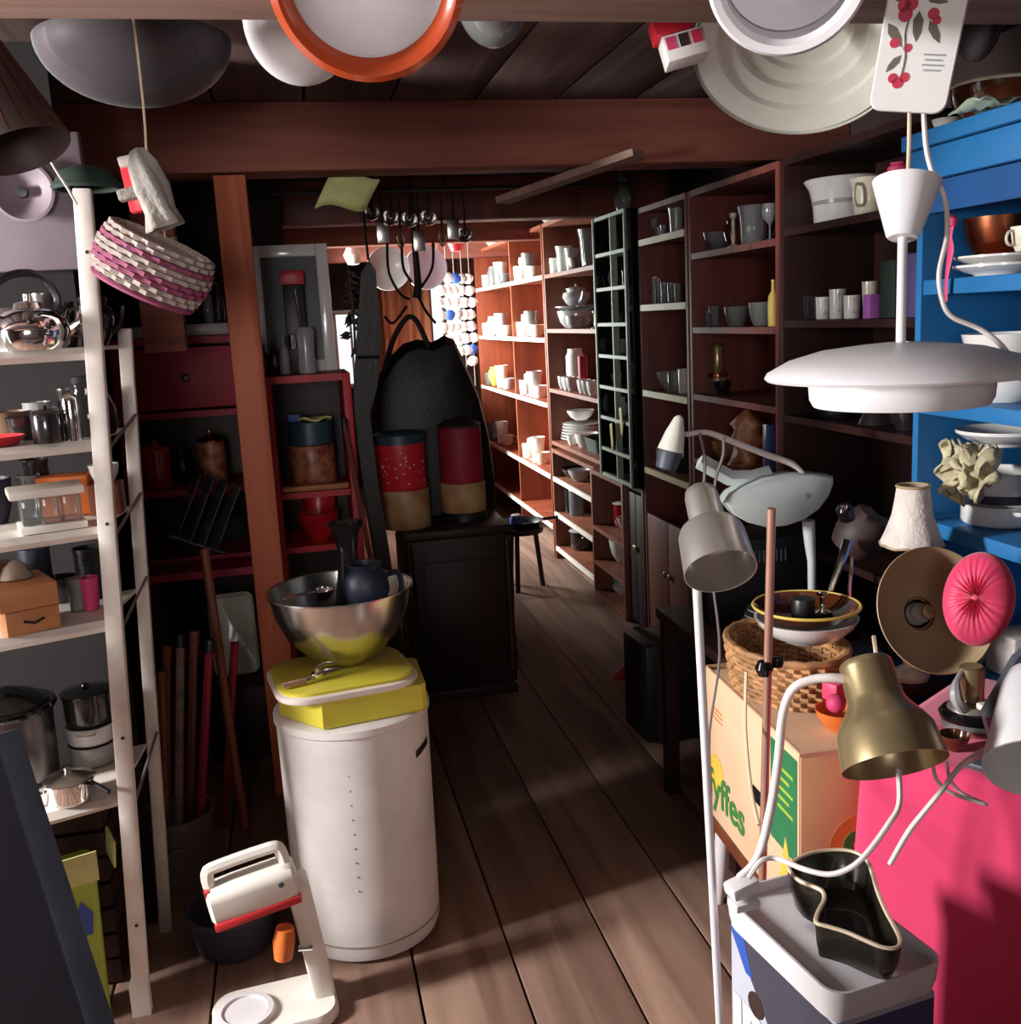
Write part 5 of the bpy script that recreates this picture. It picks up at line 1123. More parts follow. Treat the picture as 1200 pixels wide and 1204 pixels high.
for (x, y, a, L) in ((-.048, .034, -.9, .04), (-.008, .052, -1.5, .042), (.008, .04, -1.0, .036), (-.022, -.008, -2.2, .03), (-.004, .07, -.2, .034), (-.03, .062, 2.6, .03)): leaf(x, y, a, L, 'leaf')
for (x, y, r) in ((-.026, .046, .010), (-.03, .058, .009), (-.020, .06, .009), (.012, .048, .008), (.018, .04, .006), (-.034, .008, .007), (-.015, .002, .006), (-.028, -.040, .007), (-.012, -.038, .007), (-.020, -.046, .008)): dot(x, y, r, 'cherry')
B().tube([(-.02, .04, .0065), (-.022, .02, .0065), (-.016, -.01, .0065), (-.017, -.036, .0065)], .0012, 5, smooth=3).build('printed_stem', 'leaf', t)
for i in range(4): B().box((.024, -.006-i*.007, .0064), (.03-.006*(i % 2), .0025, .0008)).build('print_line', 'grey_text', t)
L_ = SMt.inverted() @ Vector((c.x, c.y+.02, ZC)); B().tube([(0, .08, 0), L_], .002, 5).build('cord', 'cable_cream', t)
# red and pink picture pack
p = hang(796, 50, 1.96); PM_ = Matrix((RT, FW, UP)).transposed().to_4x4(); PM_.translation = p
TMX = PM_ @ Matrix.Rotation(-.28, 4, 'Y')
t = thing('hanging_pack', 'red box with pink and white picture panel under the ceiling', 'box', M=TMX)
B().box((-.004, 0, .03), (.075, .05, .04), bev=.003).build('red_top', 'red_tin', t)
f_ = B().box((.008, 0, -.016), (.08, .05, .05), bev=.002).build('picture_panel', 'paper_white', t)
for i in range(3): B().box((-.018+i*.025, -.0256, -.008), (.019, .001, .024)).build('picture', ('pink_plain', 'brown_shade', 'cherry')[i], f_)
L_ = TMX.inverted() @ Vector((p.x, p.y, ZC)); B().tube([(0, 0, .05), L_], .002, 5).build('cord', 'cable_grey', t)
# brown shade at the upper left corner
a, b_ = at(-38, 42, y=1.98), at(24, 176, y=1.94); L = (b_-a).length
TMX = align(a, b_)
t = thing('lampshade', 'dark brown pleated lampshade with copper lining at upper left corner', 'lampshade', M=align(a, b_))
B().lathe([(.035, 0), (.04, 0), (.085, L), (.083, L+.004), (.08, L), (.034, .004)], 40).build('shade', 'brown_shade', t)
for i in range(20): B().tube([(.040*math.cos(i*PI/10), .040*math.sin(i*PI/10), .002), (.0855*math.cos(i*PI/10), .0855*math.sin(i*PI/10), L)], .0016, 4).build('rib', 'copper', t)
L_ = TMX.inverted() @ Vector((a.x, a.y, ZC)); B().tube([(0, 0, .01), L_], .003, 5).build('cord', 'cable_grey', t)
# white wall panel with round dish
p = hang(30, 238, 2.54)
t = thing('wall_panel', 'white square panel with a round dish hung behind the rack', 'wall panel', (p.x-.12, 2.553, p.z))
B().box((0, 0, 0), (.50, .03, .30), bev=.006).build('plate', 'mauve', t)
B().lathe([(0, .004), (.02, .006), (.045, .02), (.06, .035), (.066, .034), (.05, .012), (.03, .0), (0, -.001)], 36, M=Matrix.Translation((.125, -.014, .02)) @ Matrix.Rotation(PI/2, 4, 'X')).build('dish', 'mauve', t)
B().lathe([(0, 0), (.012, 0), (.012, .02), (0, .022)], 14, M=Matrix.Translation((.12, -.02, .02)) @ Matrix.Rotation(PI/2, 4, 'X')).build('hub', 'black_plastic', t)
tag(B().tube([at(50, 172, y=2.2), at(66, 200, y=2.2), at(80, 222, y=2.22), at(90, 240, y=2.26)], .003, 6, smooth=3).build('hook_wire', 'cable_white'), 'short white wire hooked on the rack post top', 'wire')
t = thing('knit_cap', 'dark green cap on top of the rack post', 'cap', FR1+Vector((.005, .03, .003)))
B().lathe([(.062, 0), (.066, .008), (.06, .02), (.05, .035), (.025, .045), (0, .047), (0, .04), (.045, .03), (.055, .016)], 28).build('crown', 'dark_green', t)
B().tube([(.064*math.cos(2*PI*i/28), .064*math.sin(2*PI*i/28), .005) for i in range(28)], .007, 6, closed=True).build('brim', 'dark_green', t)
# bundle on a string and the woven drum shade
top = at(158, 36, y=2.0); k0 = at(172, 182, y=2.05)
t = thing('hanging_bundle', 'red and white packets wrapped in cloth hanging on a string', 'bundle', k0)
B().tube([(0, 0, 0), at(168, 120, y=2.03)-k0, Vector((top.x-k0.x, top.y-k0.y, ZC-k0.z))], .0024, 6, smooth=3).build('string', 'cable_cream', t)
B().box((0, 0, 0), (.036, .03, .085), bev=.003, M=Matrix.Translation(at(160, 222, y=2.07)-k0) @ Matrix.Rotation(-.12, 4, 'Y')).build('packet', 'red_tin', t)
B().box((0, 0, 0), (.042, .03, .02), bev=.003, M=Matrix.Translation(at(153, 228, y=2.045)-k0) @ Matrix.Rotation(-.2, 4, 'Y')).build('packet_band', 'fabric_grey', t)
B().box((0, 0, 0), (.03, .03, .018), bev=.003, M=Matrix.Translation(at(150, 190, y=2.05)-k0) @ Matrix.Rotation(-.2, 4, 'Y')).build('packet_top', 'paper_white', t)
cl = at(178, 222, y=2.03)-k0
B().lathe([(0, .075), (.012, .07), (.024, .045), (.03, .0), (.026, -.04), (.034, -.07), (.03, -.072), (.02, -.04), (0, -.03)], 30, M=Matrix.Translation(cl) @ Matrix.Rotation(-.25, 4, 'Y'), warp=lambda a, r, z: 1+.16*math.cos(5*a+z*30)).build('cloth_wrap', 'fabric_grey', t, sharp=80)
c = at(182, 308, y=2.22); ta = math.radians(27)
ax = (UP*math.cos(ta)+RT*math.sin(ta)-FW*.20).normalized()
TMX = align(c-ax*.055, c+ax*.06)
t = thing('woven_shade', 'pink and white woven drum lampshade hanging tilted on a string', 'lampshade', M=align(c-ax*.055, c+ax*.06))
nn = 44
for k in range(9):
    z = .006+k*.0112; m = 'wicker_white' if k in (0, 1, 4, 5, 7, 8) else 'wicker_pink'; rr = .100+.010*math.sin(k/8*PI)
    if k in (2, 6): m = 'wicker_pink'
    B().tube([((rr+(.0035 if (i+k) % 2 else -.0035))*math.cos(2*PI*i/nn), (rr+(.0035 if (i+k) % 2 else -.0035))*math.sin(2*PI*i/nn), z) for i in range(nn)], .0068, 5, closed=True).build('woven_band', m, t)
B().tube([(.100*math.cos(2*PI*i/nn), .100*math.sin(2*PI*i/nn), -.006) for i in range(nn)], .006, 6, closed=True).build('bottom_ring', 'wicker_pink', t)
L_ = TMX.inverted() @ (at(172, 250, y=2.12)); B().tube([(0, 0, .11), (.06, 0, .112)], .002, 5).build('spoke', 'steel', t)
L2 = TMX.inverted() @ (k0+Vector((0, .012, .02))); B().tube([(0, 0, .11), L2], .002, 5).build('cord', 'cable_cream', t)
# ------------------------------------------------------------------ dark case on the floor at right, stool and pan in the aisle
t = thing('suitcase', 'black suitcase standing on the floor by the dark cupboards', 'suitcase', (1.27, 3.30, 0), (0, 0, .06))
B().box((0, 0, .19), (.36, .22, .36), bev=.02).build('shell', 'leather', t)
B().tube([(-.06, 0, .37), (-.055, 0, .41), (.055, 0, .41), (.06, 0, .37)], .009, 8, smooth=3).build('handle', 'black_plastic', t)
for s in (-1, 1): B().box((s*.12, 0, .19), (.03, .226, .366), bev=.003).build('strap', 'dark_cloth', t)
t = thing('cloth_heap', 'reddish brown cloth heaped on the floor before the cupboards', 'cloth', (1.35, 3.85, 0))
B().lathe([(0, .12), (.03, .118), (.07, .09), (.10, .05), (.13, .02), (.14, .0), (0, 0)], 30, warp=lambda a, r, z: 1+.18*math.sin(3*a)+.08*math.sin(7*a)).build('folds', 'maroon_paint', t, sharp=80)
q = at(615, 650, z=.0); o_ = atyz(616, 5.45, 0)
t = thing('plant_stool', 'small dark round stool in the far aisle', 'stool', (o_.x, 5.45, 0))
B().lathe([(0, .32), (.12, .32), (.125, .335), (.12, .35), (0, .35)], 28).build('seat', 'chest_wood', t)
for i in range(3): B().tube([(.08*math.cos(i*2.09), .08*math.sin(i*2.09), .32), (.11*math.cos(i*2.09), .11*math.sin(i*2.09), 0)], .014, 8).build('leg', 'chest_wood', t)
t = thing('frying_pan', 'black pan on the small round stool in the far aisle', 'pan', (o_.x+.01, 5.45, .351))
B().lathe([(0, 0), (.09, 0), (.115, .035), (.118, .036), (.11, .034), (.086, .006), (0, .005)], 32).build('body', 'black_metal', t)
B().tube([(.11, 0, .03), (.2, -.02, .04)], .009, 8).build('handle', 'black_plastic', t)
vessel('jar', (o_.x-.03, 5.44, .358), .035, .06, 'blue_plastic', 'little blue and white jar in the black pan', 'jar', lid='porcelain', knob=False)
# ------------------------------------------------------------------ crockery on the right-hand shelves
BAYS = [(2.277, 2.998, 0, 2), (3.057, 3.753, 0, 2), (3.812, 4.338, 0, 2), (4.982, 6.038, .7, 2.02), (4.642, 5.138, 0, .7), (5.192, 6.038, 0, .7), (6.102, 7.039, 0, 2.02), (7.061, 8.328, 0, 2.02)]
BAY = 1; TAKEN = []
def clampbay(q, r, b=None):                                       # keep a thing between the side panels of its own bay, clear of its neighbours
    b = b or BAYS[BAY]; m = r+.005; y = min(max(q.y, b[0]+m), b[1]-m)
    def hits(y): return [1 for (x2, y2, z2, r2) in TAKEN if abs(z2-q.z) < .01 and math.hypot(x2-q.x, y2-y) < r+r2+.003]
    for k in range(120):
        for yy in (y-k*.008, y+k*.008):
            if b[0]+m <= yy <= b[1]-m and not hits(yy):
                TAKEN.append((q.x, yy, q.z, r)); return Vector((q.x, yy, q.z))
    print('NO ROOM', q, r); return Vector((q.x, y, q.z))
def s_(px, z, inset=.1, r=.03, bay=None): return clampbay(sh(px, z+.001, XF+inset), r, None if bay is None else BAYS[bay])
def put(kind, px, z, r, h, m, label, cat, inset=.1, **k):
    rr = r*(1.25 if k.get('side') else 1.06)
    return vessel(kind, s_(px, z, max(min(inset, r*1.1+.05), r*1.08+.016), rr), r, h, m, label, cat, **k)
# tall dark bookcase
z = ZA[0]
put('bowl', 836, z, .055, .07, 'clear_glass', 'footed clear glass bowl on the top shelf of the dark bookcase', 'bowl', .08)
put('flare', 886, z, .058, .135, 'clear_glass', 'large clear glass pitcher on the top shelf of the dark bookcase', 'pitcher', .1, handle=True)
put('stick', 862, z, .022, .12, 'porcelain_cream', 'cream candlestick beside the large glass pitcher', 'candlestick', .06)
put('goblet', 905, z, .026, .12, 'clear_glass', 'clear wine glass right of the large glass pitcher', 'wine glass', .06)
put('urn', 872, z, .04, .10, 'brown_glaze', 'brown glazed pot behind the large glass pitcher', 'pot', .24)
z = ZA[1]
put('tumbler', 827, z, .02, .06, 'clear_glass', 'small shot glass at left end of the dark bookcase', 'glass', .06)
put('tumbler', 840, z, .022, .075, 'clear_glass', 'taller shot glass beside the cut glass bowl', 'glass', .06)
put('deep', 866, z, .048, .07, 'clear_glass', 'cut glass bowl on the second shelf of the dark bookcase', 'bowl', .09)
put('deep', 895, z, .045, .08, 'clear_glass', 'deep glass bowl at right of the second dark shelf', 'bowl', .09)
put('bottle', 909, z, .018, .15, 'yellow', 'slim yellowish bottle against the bookcase side', 'bottle', .05)
z = ZA[2]
q = s_(841, z, .08, .045)
t = thing('shaker', 'tarnished brass shaker bottle tilted on the third dark shelf', 'shaker', q, (0, 0, .3))
B().lathe([(0, 0), (.03, 0), (.033, .008), (.034, .07), (.026, .08), (.024, .17), (.027, .18), (.02, .19), (0, .192)], 24).build('body', 'brass', t); B().lathe([(.034, .062), (.037, .064), (.037, .076), (.034, .078)], 24).build('collar', 'copper', t)
put('bowl', 824, z, .035, .05, 'dark_glaze', 'little dark bowl left of the brass shaker', 'bowl', .06)
z = ZA[3]
q = s_(880, z, .10, .085)
t = thing('wood_carving', 'knotty red-brown wood carving on the lower dark shelf', 'carving', q)
B().lathe([(0, 0), (.06, 0), (.062, .02), (.05, .05), (.062, .095), (.045, .125), (.055, .15), (.034, .18), (.018, .2), (0, .205)], 30, warp=lambda a, r, z: 1+.22*math.sin(3*a+z*40)+.12*math.sin(5*a-z*70)).build('figure', 'teak', t, sharp=80)
B().lathe([(0, -.0), (.07, 0), (.07, .012), (0, .012)], 24).build('base', 'walnut', t)
q = s_(908, z, .05, .03); tag(B().box((0, 0, .09), (.05, .05, .18), bev=.004).build('tea_box', 'porcelain_blue', loc=q), 'blue and white tea box right of the wood carving', 'box')
put('deep', 838, z, .06, .07, 'wicker', 'round woven bread basket on the lower dark shelf', 'basket', .10, side=True)
BAY = 2
# bookcase with cream edges
z = ZB[0]
put('goblet', 752, z, .022, .09, 'clear_glass', 'small stemmed glass at left of the cream-edged top shelf', 'wine glass', .06)
for i, px in enumerate((766, 773, 780)): put('tumbler', px, z, .013, .05, 'clear_glass', ['left', 'middle', 'right'][i]+' of three liqueur glasses on the cream-edged top shelf', 'glass', .06, group='liqueur glasses')
put('flare', 795, z, .033, .11, 'porcelain_grey', 'grey glass jug at right of the cream-edged top shelf', 'jug', .09, handle=True)
z = ZB[1]
for i, px in enumerate((764, 773, 781, 789, 797)): put('tumbler', px, z, .016, (.12, .11, .09, .085, .08)[i], 'clear_glass' if i else 'porcelain_grey', ['tall grey tumbler first', 'second glass', 'third glass', 'fourth glass', 'fifth glass'][i]+' in the row on the second cream-edged shelf', 'glass', .06, group='row of tumblers')
z = ZB[2]
put('bowl', 772, z, .06, .08, 'porcelain_grey', 'grey glass bowl on the third shelf beside the black rack', 'bowl', .10)
put('mug', 794, z, .035, .085, 'clear_glass', 'clear glass mug with handle on the third cream-edged shelf', 'mug', .07, handle=True)
put('mug', 803, z, .03, .1, 'porcelain', 'white mug beside the bookcase upright', 'mug', .12)
z = ZB[3]
put('pot', 776, z, .06, .09, 'navy', 'navy enamel pot on the lowest cream-edged shelf', 'pot', .09, side=True, lid='navy')
put('jar', 755, z, .045, .13, 'smoke_glass', 'dark storage jar on the lowest cream-edged shelf', 'jar', .1)
# black grid rack: little things in the cells
rackitems = [(716, 1, 'bottle', .018, .10, 'dark_glaze', 'black bottle in a lower cell of the black rack'), (733, 2, 'vase', .022, .09, 'porcelain_grey', 'grey vase in the right third cell of the black rack'), (718, 3, 'cup', .03, .05, 'porcelain_grey', 'grey cup in the left fourth cell of the black rack'), (732, 4, 'jar', .022, .07, 'clear_glass', 'glass jar in the right fifth cell of the black rack'), (717, 5, 'stick', .018, .09, 'porcelain', 'white candlestick in the left sixth cell of the black rack'), (734, 5, 'bowl', .035, .04, 'dark_glaze', 'dark bowl in the right sixth cell of the black rack'), (721, 6, 'vase', .026, .11, 'porcelain_grey', 'tall grey vase in the left seventh cell of the black rack'), (736, 6, 'tumbler', .02, .07, 'clear_glass', 'tumbler in the right seventh cell of the black rack'), (722, 7, 'jar', .026, .09, 'clear_glass', 'round jar in the left top cell of the black rack'), (737, 7, 'bottle', .016, .12, 'smoke_glass', 'smoky bottle in the right top cell of the black rack')]
for px, i, k, r, h, m, l in rackitems:
    vessel(k, clampbay(sh(px, .70+RZ[i]+.0155, 1.485+.08), r, (4.418, 4.892, 0, 3)), r, h, m, l, {'stick': 'candlestick', 'tumbler': 'glass'}.get(k, k))
for px, py, l in ((719, 514, 'yellow tag hanging low on the black rack'), (730, 496, 'yellow tag hanging at the right edge of the black rack')):
    p = at(px, py, x=1.474)
    tag(B().prism([(-.022, .06), (.012, .07), (.022, -.02), (.012, -.07), (-.004, -.05)], -.002, .002, M=Matrix.Translation(p) @ Matrix(((0, 0, -1, 0), (-1, 0, 0, 0), (0, 1, 0, 0), (0, 0, 0, 1)))).build('price_tag', 'yellow_plastic'), l, 'tag')
q = sh(733, .70+1.243, 1.485+.09)
vessel('vase', q, .045, .16, 'clear_glass', 'clear glass carafe standing on top of the black rack', 'carafe')
BAY = 3
# brown hutch
z = ZCc[0]; XH = XF
put('mug', 641, z, .045, .09, 'porcelain', 'white mug at the left end of the hutch top shelf', 'mug', .06, handle=True)
put('flare', 654, z, .05, .15, 'porcelain', 'white jug on the hutch top shelf', 'jug', .08, handle='black_plastic')
put('flare', 664, z, .045, .13, 'porcelain_grey', 'grey coffee jug beside the white jug on the hutch', 'jug', .16, handle=True)
put('deep', 678, z, .065, .07, 'stoneware', 'brown stoneware bowl on the hutch top shelf', 'bowl', .1)
put('flare', 696, z, .075, .20, 'clear_glass', 'large fluted glass vase at right of the hutch top shelf', 'vase', .08)
z = ZCc[1]
q = s_(678, z, .15, .15)
vessel('deep', q, .12, .10, 'porcelain_grey', 'large grey soup tureen base on the hutch second shelf', 'tureen', side=True)
vessel('plate', q+Vector((0, 0, .101)), .13, .02, 'porcelain_grey', 'grey plate resting on the soup tureen', 'plate')
vessel('urn', q+Vector((0, 0, .122)), .085, .10, 'porcelain_grey', 'grey teapot crowning the soup tureen stack', 'teapot', handle=True, spout=True, lid='porcelain_grey', rz=1.6)
put('cup', 648, z, .055, .07, 'porcelain_grey', 'grey cup left of the soup tureen', 'cup', .06, handle=True)
put('stick', 700, z, .025, .09, 'porcelain', 'white egg cup at the right edge of the hutch', 'egg cup', .05)
z = ZCc[2]
q = s_(660, z, .15, .065)
vessel('can', q, .06, .07, 'porcelain_cream', 'squat cream jar under the tall stoneware jar', 'jar')
vessel('jar', q+Vector((0, 0, .071)), .058, .16, 'porcelain', 'tall pale stoneware jar on the hutch third shelf', 'jar')
put('can', 686, z, .026, .2, 'maroon_paint', 'dark red candle pillar on the hutch third shelf', 'candle', .14)
for i, px in enumerate((643, 653, 672, 681, 690, 698)): put('cup', px, z, .04, .075, 'porcelain' if i % 2 else 'porcelain_grey', ['leftmost grey', 'second white', 'third grey', 'fourth white', 'fifth grey', 'rightmost white'][i]+' cup in the front row of the third hutch shelf', 'cup', .045 if i != 1 else .05, handle=True, group='cups on the third hutch shelf', rz=.3)
z = ZCc[3]
q = s_(686, z, .165, .14)
for i in range(6): vessel('plate', q+Vector((0, .0, i*.017)), .14-.003*i, .022, 'porcelain', ['lowest', 'second', 'third', 'fourth', 'fifth', 'topmost'][i]+' white plate of the stack on the lowest hutch shelf', 'plate', group='white plates on the hutch')
vessel('bowl', q+Vector((-.01, .02, .126)), .085, .06, 'porcelain', 'white bowl sitting on the plate stack', 'bowl')
put('deep', 690, z, .07, .08, 'porcelain', 'white serving bowl right of the plate stack', 'bowl', .1)
q2 = Vector((XF+.12, 5.50, z+.09)) if False else s_(640, z, .14, .15)
t = thing('roasting_pan', 'dark green roasting pan left of the white plates on the hutch', 'pan', q2)
b = B(); shell(b, [[(x*k, y*k, zz) for x, y in rrect(.18, .26, .04)] for k, zz in ((.88, 0), (1, .075), (.97, .075), (.85, .006))]); b.build('body', 'dark_green', t)
for sg in (-1, 1): B().tube([(-.05, sg*.13, .07), (-.04, sg*.15, .072), (.04, sg*.15, .072), (.05, sg*.13, .07)], .006, 6, smooth=3).build('handle', 'black_metal', t)
put('cup', 641, z, .035, .06, 'porcelain', 'white cup at the left end of the lowest hutch shelf', 'cup', .05)
# open cabinets below
vessel('can', s_(666, .30, .1, .05, 5), .048, .16, 'smoke_glass', 'tall dark glass canister in the low brown cabinet', 'canister', lid='porcelain_grey', knob=False)
vessel('can', s_(654, .30, .1, .05, 5), .048, .15, 'clear_glass', 'clear glass canister in the low brown cabinet', 'canister', lid='porcelain', knob=False)
vessel('bowl', s_(668, .52, .11, .08, 5), .08, .06, 'dark_glaze', 'dark bowl on the upper shelf of the low brown cabinet', 'bowl')
vessel('bowl', s_(648, .52, .1, .07, 5), .07, .07, 'porcelain_grey', 'grey bowl on the upper shelf of the low brown cabinet', 'bowl')
vessel('pot', s_(662, .08, .14, .12, 5), .08, .11, 'dark_glaze', 'dark cooking pot at the bottom of the low brown cabinet', 'pot', side=True, lid='porcelain_grey')
vessel('pot', s_(696, .39, .14, .1, 4), .075, .12, 'red_enamel', 'red enamel pot in the low red-brown cabinet', 'pot', lid='porcelain', side=True)
vessel('bowl', s_(722, .39, .09, .06, 4), .06, .08, 'porcelain_grey', 'grey-white jelly mould bowl beside the red pot', 'bowl')
vessel('deep', s_(688, .20, .13, .10, 4), .095, .12, 'porcelain', 'big white mixing bowl in the low red-brown cabinet', 'bowl')
vessel('pot', s_(718, .20, .1, .065, 4), .05, .10, 'navy', 'navy pot right of the big white mixing bowl', 'pot', side=True, lid='navy')
vessel('can', s_(684, .03, .1, .035, 4), .035, .09, 'edge_green', 'pale green canister at the bottom of the red-brown cabinet', 'canister')
vessel('bowl', s_(700, .03, .09, .06, 4), .055, .05, 'porcelain', 'white dish at the bottom of the red-brown cabinet', 'dish')
vessel('pot', s_(722, .03, .13, .08, 4), .06, .08, 'black_metal', 'black iron pot at the bottom of the red-brown cabinet', 'pot', side=True)
# far bookcase, lit by the side window
names = ['top', 'second', 'third', 'lowest']
for i, z in enumerate(ZD):
    cols = [(574, 'mug'), (581, 'jar'), (589, 'flare'), (595, 'cup')], [(606, 'mug'), (613, 'goblet'), (620, 'flare'), (627, 'cup')]
    for j, row in enumerate(cols):
        for k, (px, kd) in enumerate(row):
            pv = px+random.uniform(-1, 1)+(0 if i < 2 else 1)
            mt = random.choice(['porcelain', 'porcelain_grey', 'clear_glass', 'porcelain_cream']); hh = {'mug': .1, 'jar': .15, 'flare': .17, 'cup': .08, 'goblet': .15}[kd]
            if i == 2 and j == 0 and k == 1: mt, kd, hh = 'yellow', 'urn', .15
            wd = {'porcelain': 'white', 'porcelain_grey': 'grey', 'clear_glass': 'glass', 'porcelain_cream': 'cream', 'yellow': 'yellow'}[mt]
            nm = {'mug': 'mug', 'jar': 'jar', 'flare': 'jug', 'cup': 'cup', 'goblet': 'goblet', 'urn': 'vase'}[kd]
            o = vessel(kd, clampbay(sh(pv, z+.001, XF+.075), .058, BAYS[7-j]), .055 if kd != 'goblet' else .045, hh, mt, '%s %s on the %s shelf, %s column of the far bookcase, %s' % (wd, nm, names[i], ('left', 'right')[j], ('leftmost', 'second', 'third', 'rightmost')[k]), nm, group='crockery in the far bookcase', handle=kd in ('mug', 'cup'), n=16)
for i, px in enumerate((583, 610, 634, 652)):
    vessel('bowl', sh(px, 2.031, XF+.12), .09, .07, 'porcelain' if i != 2 else 'porcelain_grey', ['leftmost', 'second', 'third', 'rightmost'][i]+' bowl standing on top of the far bookcases', 'bowl', group='bowls on top of the bookcases')
BAY = 0
# dark cupboard in the recess
z = ZE[0]
q = s_(966, z, .13, .12, 0)
t = thing('planter', 'white flared porcelain planter on the dark cupboard shelf', 'planter', q)
B().lathe([(0, 0), (.082, 0), (.086, .006), (.09, .06), (.1, .10), (.116, .125), (.113, .128), (.095, .10), (.084, .06), (.08, .012), (0, .01)], 40).build('body', 'porcelain', t)
B().lathe([(.0905, .055), (.093, .056), (.093, .066), (.0905, .067)], 40).build('relief_band', 'porcelain_grey', t)
put('flare', 1020, z, .05, .10, 'porcelain_cream', 'cream milk jug right of the white planter', 'jug', .06, handle=True, rz=-2.6)
put('bowl', 1056, z, .045, .07, 'pale_yellow', 'pale yellow bowl behind the pendant cone', 'bowl', .10)
put('urn', 1056, z+.072, .03, .05, 'pink_plain', 'small pinkish sugar pot on the pale yellow bowl', 'pot', .10)
z = ZE[1]
for i, px in enumerate((940, 950)): put('tumbler', px, z, .02, .07, 'smoke_glass', ['left', 'right'][i]+' of two dark small glasses on the cupboard shelf', 'glass', .08, group='dark small glasses')
for i, (px, dz) in enumerate(((968, 0), (984, 0), (1001, 0))): put('mug', px, z, .024, (.065, .085, .065)[i], 'porcelain', ['left', 'tall middle', 'right'][i]+' white printed cup on the dark cupboard shelf', 'cup', .06, group='white printed cups', handle=True, rz=-2)
put('cup', 1022, z+.0, .022, .10, 'porcelain_cream', 'cream beaker behind the lilac box', 'beaker', .16)
q = s_(1020, z, .05, .03); tag(B().box((0, 0, .032), (.04, .036, .064), bev=.002).build('gift_box', 'lilac', loc=q), 'lilac box beside the white printed cups', 'box')
q = s_(1042, z, .07, .045); tag(B().box((0, 0, .075), (.05, .07, .15), bev=.003).build('tea_caddy', 'dark_green', loc=q), 'tall dark caddy between lilac box and pendant rod', 'caddy')
q = s_(1074, z, .05, .04); tag(B().box((0, 0, .08), (.04, .07, .16), bev=.003).build('book_box', 'box_purple', loc=q), 'purple patterned box beside the blue shelves', 'box')
vessel('vase', s_(1066, 1.151, .06, .05), .045, .14, 'dark_glaze', 'dark vase on the lower shelf of the dark cupboard', 'vase')
vessel('bell', s_(1030, 1.151, .08, .055), .05, .08, 'dark_glaze', 'dark bell dish on the lower shelf of the dark cupboard', 'dish')
vessel('pot', s_(985, 1.151, .08, .08), .06, .09, 'black_metal', 'black pot on the lower shelf of the dark cupboard', 'pot', side=True)
# blue shelves
def bl(px, z, x=1.60): return sh(px, z+.001, x)
q = bl(1168, 1.8635, 1.58)
t = thing('bowl', 'glossy red-brown bowl with pale rim on top of the blue shelves', 'bowl', q)
B().lathe([(0, 0), (.05, 0), (.055, .006), (.088, .05), (.094, .085), (.09, .085), (.083, .05), (.05, .012), (0, .01)], 36).build('body', 'brown_glaze', t)
B().tube([(.092*math.cos(2*PI*i/36), .092*math.sin(2*PI*i/36), .086) for i in range(36)], .004, 6, closed=True).build('rim', 'porcelain_cream', t)
vessel('bowl', bl(1112, 1.8635, 1.52), .032, .03, 'porcelain', 'white sauce dish on top of the blue shelves', 'dish')
tag(B().grid(6, 5, lambda u, v: ((u-.5)*.10, (v-.5)*.10, .012+.010*math.sin(u*8+v*5)), M=None).build('paper_sheet', 'edge_green', loc=bl(1150, 1.8635, 1.44)+Vector((.0, -.02, .0)), solid=.004), 'crumpled pale green wrapping on top of the blue shelves', 'paper')
z = ZF[0]
q = bl(1176, z, 1.57); vessel('plate', q, .10, .02, 'porcelain', 'white plate under the copper bowl on blue shelf', 'plate'); vessel('plate', q+Vector((0, 0, .022)), .098, .018, 'porcelain', 'upper white plate holding the copper bowl', 'plate')
vessel('deep', q+Vector((-.0, .0, .041)), .084, .085, 'copper', 'shiny copper bowl on white plates on blue shelf', 'bowl', n=40)
vessel('cup', bl(1204, z, 1.50)+Vector((0, 0, .043)), .03, .05, 'porcelain_cream', 'cream cup in front of the copper bowl', 'cup', handle=True, rz=PI)
t = thing('ribbon', 'dusty pink ribbon hanging over the blue shelf edge', 'ribbon', at(1118, 295, x=1.462))
B().tube([(0, 0, .06), (-.004, .004, .03), (-.002, 0, 0), (-.006, .006, -.06), (-.004, .010, -.11)], [.009, .011, .012, .006, .007], 6, smooth=4, flat=.3).build('band', 'pink_plain', t)
B().lathe([(0, 0), (.01, .004), (.012, .02), (0, .03)], 12, M=Matrix.Translation((0, 0, .05))).build('knot', 'pink_plain', t)
z = ZF[1]
q = bl(1178, z, 1.575)
for i in range(3): 
    w_ = vessel('deep', q+Vector((0, 0, i*.045)), .095-.002*i, .062+.02*(i == 0), 'porcelain', ['lowest', 'middle', 'top'][i]+' white bowl of the nested stack on the blue shelf', 'bowl', group='nested white bowls') if i else None
t = thing('bowl', 'white bowl with red flower under nested bowls on blue shelf', 'bowl', q)
B().lathe(P(.098, .075, PROF['deep']), 40).build('body', 'porcelain', t)
fp_ = at(1147, 398, x=1.49)-q
for i in range(5):
    a = i*2*PI/5; B().lathe([(0, -.001), (.008, -.001), (.007, .002), (0, .003)], 10, M=Matrix.Translation((-.084, .03+.010*math.cos(a), .05+.009*math.sin(a))) @ Matrix.Rotation(-1.9, 4, 'Z') @ Matrix.Rotation(0, 4, 'X') @ Matrix.Rotation(PI/2, 4, 'X')).build('printed_petal', 'red_tin', t)
z = ZF[2]
q = bl(1176, z, 1.60)
vessel('pot', q, .088, .05, 'porcelain', 'white lower dish of the blue-banded set', 'dish', side=True)
t = thing('casserole', 'white enamel casserole with navy band on blue shelf', 'casserole', q+Vector((0, 0, .056)))
B().lathe(P(.085, .07, PROF['pot']), 36).build('body', 'porcelain', t); B().lathe([(.086, .0), (.093, .002), (.093, .018), (.086, .02)], 36).build('band', 'navy', t)
vessel('cup', q+Vector((-.02, .02, .128)), .03, .05, 'porcelain', 'white cup standing in the enamel casserole', 'cup')
